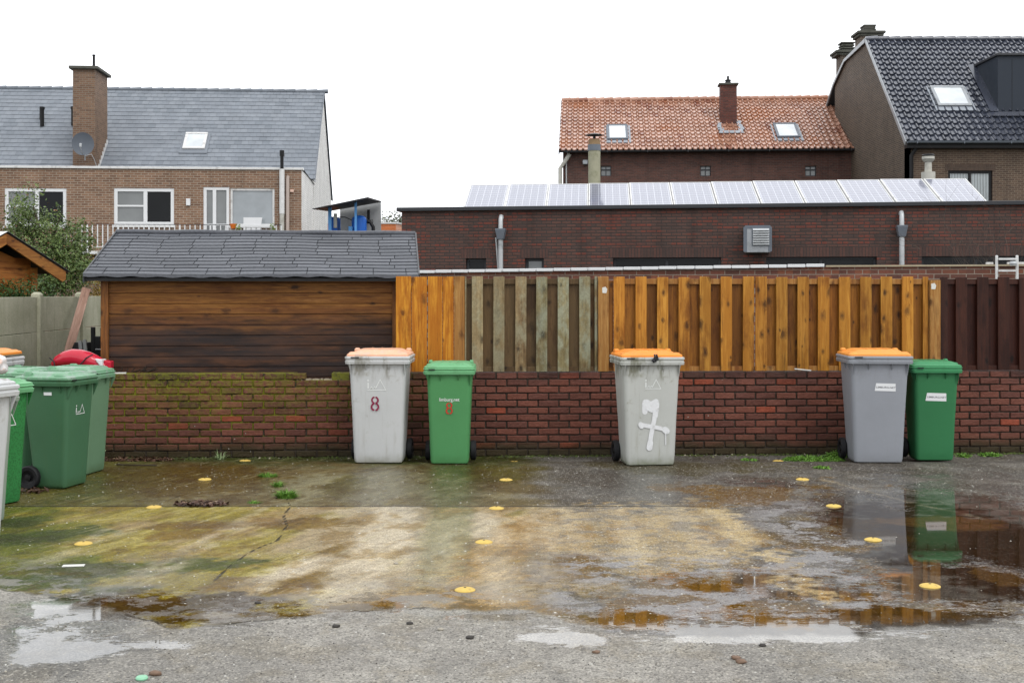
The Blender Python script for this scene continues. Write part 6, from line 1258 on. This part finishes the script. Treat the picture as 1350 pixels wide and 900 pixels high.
# ------------------------------------------------------------------ yellow studs marking the bays
def stud(loc, label):
    t = empty('parking_stud', loc, random.uniform(0, 3)); tag(t, label, 'parking stud', 'yellow dome studs marking the parking bays')
    m = MB(); m.lathe([(.056,-.002),(.056,.003),(.050,.007),(.036,.0115),(.018,.014),(.008,.0145)], n=26); m.build('dome', M['yellow'], t, smooth=50)
    m = MB(); m.lathe([(.0075,.011),(.0075,.016),(.004,.0168)], n=10); m.build('bolt', M['black'], t); return t
for nm, pts in (('left row', [(110,716.5),(203,668.5),(270,632),(323,603.5)]), ('middle row', [(613,777.5),(638,714.5),(654.5,670),(667,632.5),(678,605.5)]), ('right row', [(1226,772.5),(1151,711.5),(1099,667),(1058,632),(1026,604)])):
    ex = {'left row': ['nearest stud of the left row, above the white strip', 'second stud of the left row, just left of the leaf litter', 'third stud of the left row, on the dark brown patch', 'farthest stud of the left row, close to the mossy wall'],
          'middle row': ['nearest stud of the middle row', 'second nearest stud of the middle row', 'middle stud of the middle row, just in front of the concrete joint', 'second farthest stud of the middle row', 'farthest stud of the middle row, right of the light green bin'],
          'right row': ['nearest stud of the right row, out in the puddle', 'second nearest stud of the right row, at the puddle edge', 'middle stud of the right row, left of the grey bin reflection', 'second farthest stud of the right row, on the brown patch', 'farthest stud of the right row, beside the green weeds']}[nm]
    for (a, b_), e in zip(pts, ex): x, y = gp(a, b_); stud((x, y, -.03 if y > 11.5 else 0), 'yellow dome '+e)
x, y = gp(97, 746); m = MB(); m.box(-.062,.062,-.022,.022,0,.006); o = m.build('white_strip', M['litter_white'], None, (x, y, .001), (0,0,.15), bevel=.002); tag(o, 'small white flat strip on the green algae below the nearest left stud', 'strip')
x, y = gp(187, 895); m = MB(); m.lathe([(.024,0),(.026,.006),(.022,.012)], n=18); o = m.build('bottle_cap', plain('mint_green_cap', (.28,.58,.38), .4), None, (x, y, .001), smooth=40); tag(o, 'mint green bottle cap on the asphalt at the bottom left', 'cap')

# ------------------------------------------------------------------ weeds, leaves, stones
def tuft(name, label, cat, px, py, n, h, spread, mat, seed, squash=1., blade=.006, z=0., group=None):
    x, y = gp(px, py); rr = random.Random(seed); m = MB()
    for i in range(n):
        a = rr.uniform(0, 6.28); q = spread*math.sqrt(rr.random()); b0 = Vector((q*math.cos(a), q*math.sin(a)*squash, 0)); d = Vector((rr.gauss(0,.6)+math.cos(a)*.5, rr.gauss(0,.6), 1)).normalized(); hh = h*rr.uniform(.4, 1.1); s_ = Vector((math.cos(a+1.6), math.sin(a+1.6), 0))*blade
        p1 = b0+d*hh*.55; p2 = p1+(d+Vector((d.x, d.y, -.9))*.6).normalized()*hh*.5
        m.add([b0-s_, b0+s_, p1+s_*.9, p1-s_*.9, p2], [(0,1,2,3),(3,2,4)], rr.random())
    o = m.build(name, mat, None, (x, y, z)); tag(o, label, cat, group); return o
gl = leaf_mat('fresh_grass', (.075,.20,.022), (.20,.36,.06), None, .45); gw = leaf_mat('pale_green_weed', (.16,.26,.08), (.42,.50,.28), None, .5)
tuft('grass_tuft', 'low bright grass tuft growing in the crack, farther of the two beside the brown patch', 'grass tuft', 354, 628, 220, .045, .085, gl, 1, .5, .004, group='grass tufts in the concrete crack')
tuft('grass_tuft', 'small grass tuft between the two larger tufts in the crack', 'grass tuft', 367, 641, 130, .06, .04, gl, 2, .8, .004, group='grass tufts in the concrete crack')
tuft('grass_tuft', 'bushier bright green grass tuft in the crack, just behind the concrete joint', 'grass tuft', 378, 656, 330, .085, .075, gl, 3, .6, .005, group='grass tufts in the concrete crack')
tuft('grass_tuft', 'tiny sparse grass tuft at the joint left of the crack', 'grass tuft', 335, 663, 60, .03, .06, gl, 4, .4, .003, group='grass tufts in the concrete crack')
tuft('weed', 'thin spiky weed at the foot of the mossy wall', 'weed', 290, 601, 40, .10, .04, gw, 5, .6, .004, -.03)
def ground_weed(label, px, py, rx, ry, h, n, seed, z=-.03, mat=gl):
    x, y = gp(px, py); rr = random.Random(seed); m = MB()
    for i in range(n):
        a = rr.uniform(0, 6.28); q = math.sqrt(rr.random()); c = Vector((q*rx*math.cos(a), q*ry*math.sin(a), 0)); hh = h*rr.uniform(.2, 1)*(1.1-q*.6)
        for j in range(5):
            p_ = c+Vector((rr.gauss(0,.015), rr.gauss(0,.015), hh*rr.uniform(.3,1))); s = rr.uniform(.008,.017); t1 = Vector((rr.gauss(0,1), rr.gauss(0,1), rr.gauss(0,.5))).normalized()*s; t2 = Vector((rr.gauss(0,1), rr.gauss(0,1), rr.gauss(0,.5))).normalized()*s*.6
            m.poly([p_-t1, p_+t2, p_+t1, p_-t2], rr.random())
    o = m.build('weed_patch', mat, None, (x, y, z)); tag(o, label, 'weeds', 'weed patches along the wall')
ground_weed('broad low bright green weeds at the wall foot, left of the clean grey bin', 1073, 603, .30, .16, .06, 420, 1)
ground_weed('small weed cluster touching the wheel of the clean grey bin', 1103, 599, .10, .10, .10, 110, 2)
ground_weed('tiny weed patch in front of the broad weed patch', 1083, 617, .06, .05, .03, 40, 3, z=0)
ground_weed('small weed patch at the wall foot right behind the deep green bin', 1270, 598, .07, .06, .05, 60, 4)
ground_weed('middle weed patch at the wall foot, right of the deep green bin', 1305, 597, .10, .05, .05, 80, 5)
ground_weed('faint weed patch between the farthest right stud and the grimy grey bin', 988, 603, .08, .05, .03, 30, 6)
tuft('weed', 'pale white green leafy weed growing beside the left bins at the wall end', 'weed', 142, 598, 160, .30, .07, gw, 7, .6, .008, -.03)
def leaf_litter(label, px, py, rx, ry, n, seed, name='leaf_pile', h=.02):
    x, y = gp(px, py); rr = random.Random(seed); m = MB(); g_ = None
    for i in range(n):
        a = rr.uniform(0, 6.28); q = math.sqrt(rr.random()); p_ = Vector((q*rx*math.cos(a), q*ry*math.sin(a), rr.uniform(.004, h))); s = rr.uniform(.012, .03); a = rr.uniform(0, 6.28); t1 = Vector((math.cos(a), math.sin(a), rr.gauss(0,.35)))*s; t2 = Vector((-math.sin(a), math.cos(a), rr.gauss(0,.35)))*s*.5
        m.add([p_-t1, p_+t2+Vector((0,0,.004)), p_+t1, p_-t2+Vector((0,0,.004))], [(0,1,2),(0,2,3)], rr.random())
    for i in range(n//12): a = rr.uniform(0, 3.14); q = rr.uniform(-rx, rx); m.tube([(q, rr.uniform(-ry,ry)*.6, .008), (q+.09*math.cos(a), .06*math.sin(a), .014)], .004, 4)
    o = m.build(name, lm, None, (x, y, -.03 if y > 11.5 else 0)); tag(o, label, 'dead leaves', 'piles of dead leaves', None)
g = G('wet_dead_leaves'); r_ = g.attr('rnd'); c = g.mix(r_, (.045,.022,.014), (.13,.07,.045)); c = g.mix(g.step(r_, .9, .95), c, (.34,.24,.15)); lm = g.out(c, .35)
leaf_litter('long heap of dead brown leaves on the concrete joint', 266, 665.5, .20, .10, 220, 1)
leaf_litter('dead leaves gathered at the wall foot beside the left bins', 175, 603, .42, .16, 420, 2)
leaf_litter('dead leaves beside the wheel of the faded green bin', 42, 648, .12, .12, 60, 3)
x, y = gp(175, 614); m = MB(); m.tube([(-.16,.04,.01),(-.05,-.02,.014),(.1,-.03,.012),(.22,-.0,.008)], .007, 5); o = m.build('fallen_twig', plain('dark_twig', (.05,.035,.025), .7), None, (x, y, 0), smooth=50); tag(o, 'dark curved twig lying near the mossy wall by the left bins', 'twig')
# loose flecks, grit and pebbles nobody could count
def scatter(name, label, mat, n, seed, smin, smax, flat, dens):
    rr = random.Random(seed); m = MB(); k = 0
    while k < n:
        px, py = rr.uniform(-60, 1410), 585+rr.random()**1.4*320
        if rr.random() > dens(px, py): continue
        if any(((px-a)/b)**2+((py-c)/d)**2 < 1 for a, b, c, d in ((1060,170,834,17),(748,80,840,13),(238,66,816,17),(80,110,855,22),(150,80,804,11))): continue
        x, y = gp(px, py)
        if y > 11.9+.045*x: continue
        s = rr.uniform(smin, smax)*(.6+.4*rr.random()); z0 = -.03 if y > 11.7 else -.001-.03*max(0, min(1, (y-11.35)/.4)); a0 = rr.uniform(0, 6.28); nn = 5; ring = []; top = []
        for j in range(nn):
            a = a0+6.283*j/nn; q = s*rr.uniform(.65, 1.2); ring.append((x+q*math.cos(a), y+q*math.sin(a)*.8, z0)); top.append((x+q*.6*math.cos(a), y+q*.6*math.sin(a)*.8, z0+s*flat*rr.uniform(.7, 1.2)))
        m.loft([ring, top], False, True, rr.random()); k += 1
    o = m.build(name, mat, None); tag(o, label, 'grit', None, 'stuff')
g = G('pale_flecks'); c = g.mix(g.attr('rnd'), (.38,.36,.30), (.72,.71,.66)); mfl = g.out(c, .55)
scatter('pale_flecks', 'pale petals and grit flecks strewn over the wet yard', mfl, 2300, 4, .003, .010, .35, lambda px, py: (.9 if 596 < py < 670 else .35)*(1 if px < 1120 or py < 650 else .03))
g = G('mixed_pebbles'); r_ = g.attr('rnd'); c = g.mix(r_, (.06,.055,.05), (.30,.28,.24)); mpb = g.out(g.mix(g.step(r_, .86, .95), c, (.5,.46,.38)), .45)
scatter('pebbles', 'loose small pebbles and grit on the front asphalt', mpb, 2600, 6, .0022, .0065, .8, lambda px, py: 1. if py > 815 else (.05+.10*(px > 700)*(px < 1100)))
g = G('wall_foot_moss'); c = g.mix(g.attr('rnd'), (.030,.028,.014), (.075,.105,.016)); c = g.mix(g.step(g.attr('rnd'), .94, .98), c, (.34,.30,.22)); mms = g.out(c, .7)
def foot_moss():
    rr = random.Random(31); m = MB()
    for i in range(2600):
        x = rr.uniform(-4.6, 6.2); y = FW.pt(0,0).y+.045*x-abs(rr.gauss(0, .05)); 
        if math.sin(x*3.1)+math.sin(x*7.7+1)+rr.uniform(-1, 1) < -.4: continue
        s = rr.uniform(.006, .020); n_ = 5; a0 = rr.uniform(0, 6)
        ring = [(x+s*math.cos(a0+1.256*j)*rr.uniform(.7,1.2), y+s*.8*math.sin(a0+1.256*j)*rr.uniform(.7,1.2), -.032) for j in range(n_)]
        m.loft([ring, [(x+(p[0]-x)*.5, y+(p[1]-y)*.5, -.03+s*rr.uniform(.3,.8)) for p in ring]], False, True, rr.random())
    o = m.build('moss_and_dirt', mms, None); tag(o, 'dark moss and dirt crumbs along the foot of the brick wall', 'moss', None, 'stuff')
foot_moss()
rr = random.Random(77)
for i, (px, py, s, lb) in enumerate([(205,889,.022,'brown stone on the asphalt near the mint cap'),(1084,872,.0,''),(970,868,.018,'brown pebble low on the right of the asphalt, left of the larger one'),(977,873,.020,'larger brown pebble beside another on the front asphalt'),(340,795,.013,'dark stone lying in the wet edge below the crack'),(753,735,.0,''),(620,841,.016,'flat dark chip on the asphalt below the middle row'),(581,830,.013,'pale stone chip below the middle stud row'),(522,743,.012,'dark clod on the pale concrete left of the middle stud row'),(540,822,.014,'dark clod on the asphalt edge left of the flat dark chip'),(443,826,.016,'dark pebble pair piece at the slab edge below the grey bin'),(786,860,.014,'brown pebble on the asphalt right of the middle row'),(1005,851,.014,'dark flat stone below the white puddle at the right')]):
    if not s: continue
    x, y = gp(px, py); bm = bmesh.new(); bmesh.ops.create_icosphere(bm, subdivisions=2, radius=s)
    for v in bm.verts: v.co *= rr.uniform(.8, 1.15); v.co.z *= .6; v.co.x *= 1.3
    me = bpy.data.meshes.new('stone'); bm.to_mesh(me); bm.free(); me.polygons.foreach_set('use_smooth', [True]*len(me.polygons))
    me.materials.append(plain('stone', (.36,.33,.27) if 'pale' in lb else ((.20,.13,.09) if 'brown' in lb else (.05,.045,.04)), .6, .3, 60)); o = bpy.data.objects.new('stone', me); COL.objects.link(o); o.location = (x, y, s*.3); tag(o, lb, 'stone', 'loose stones in the yard')
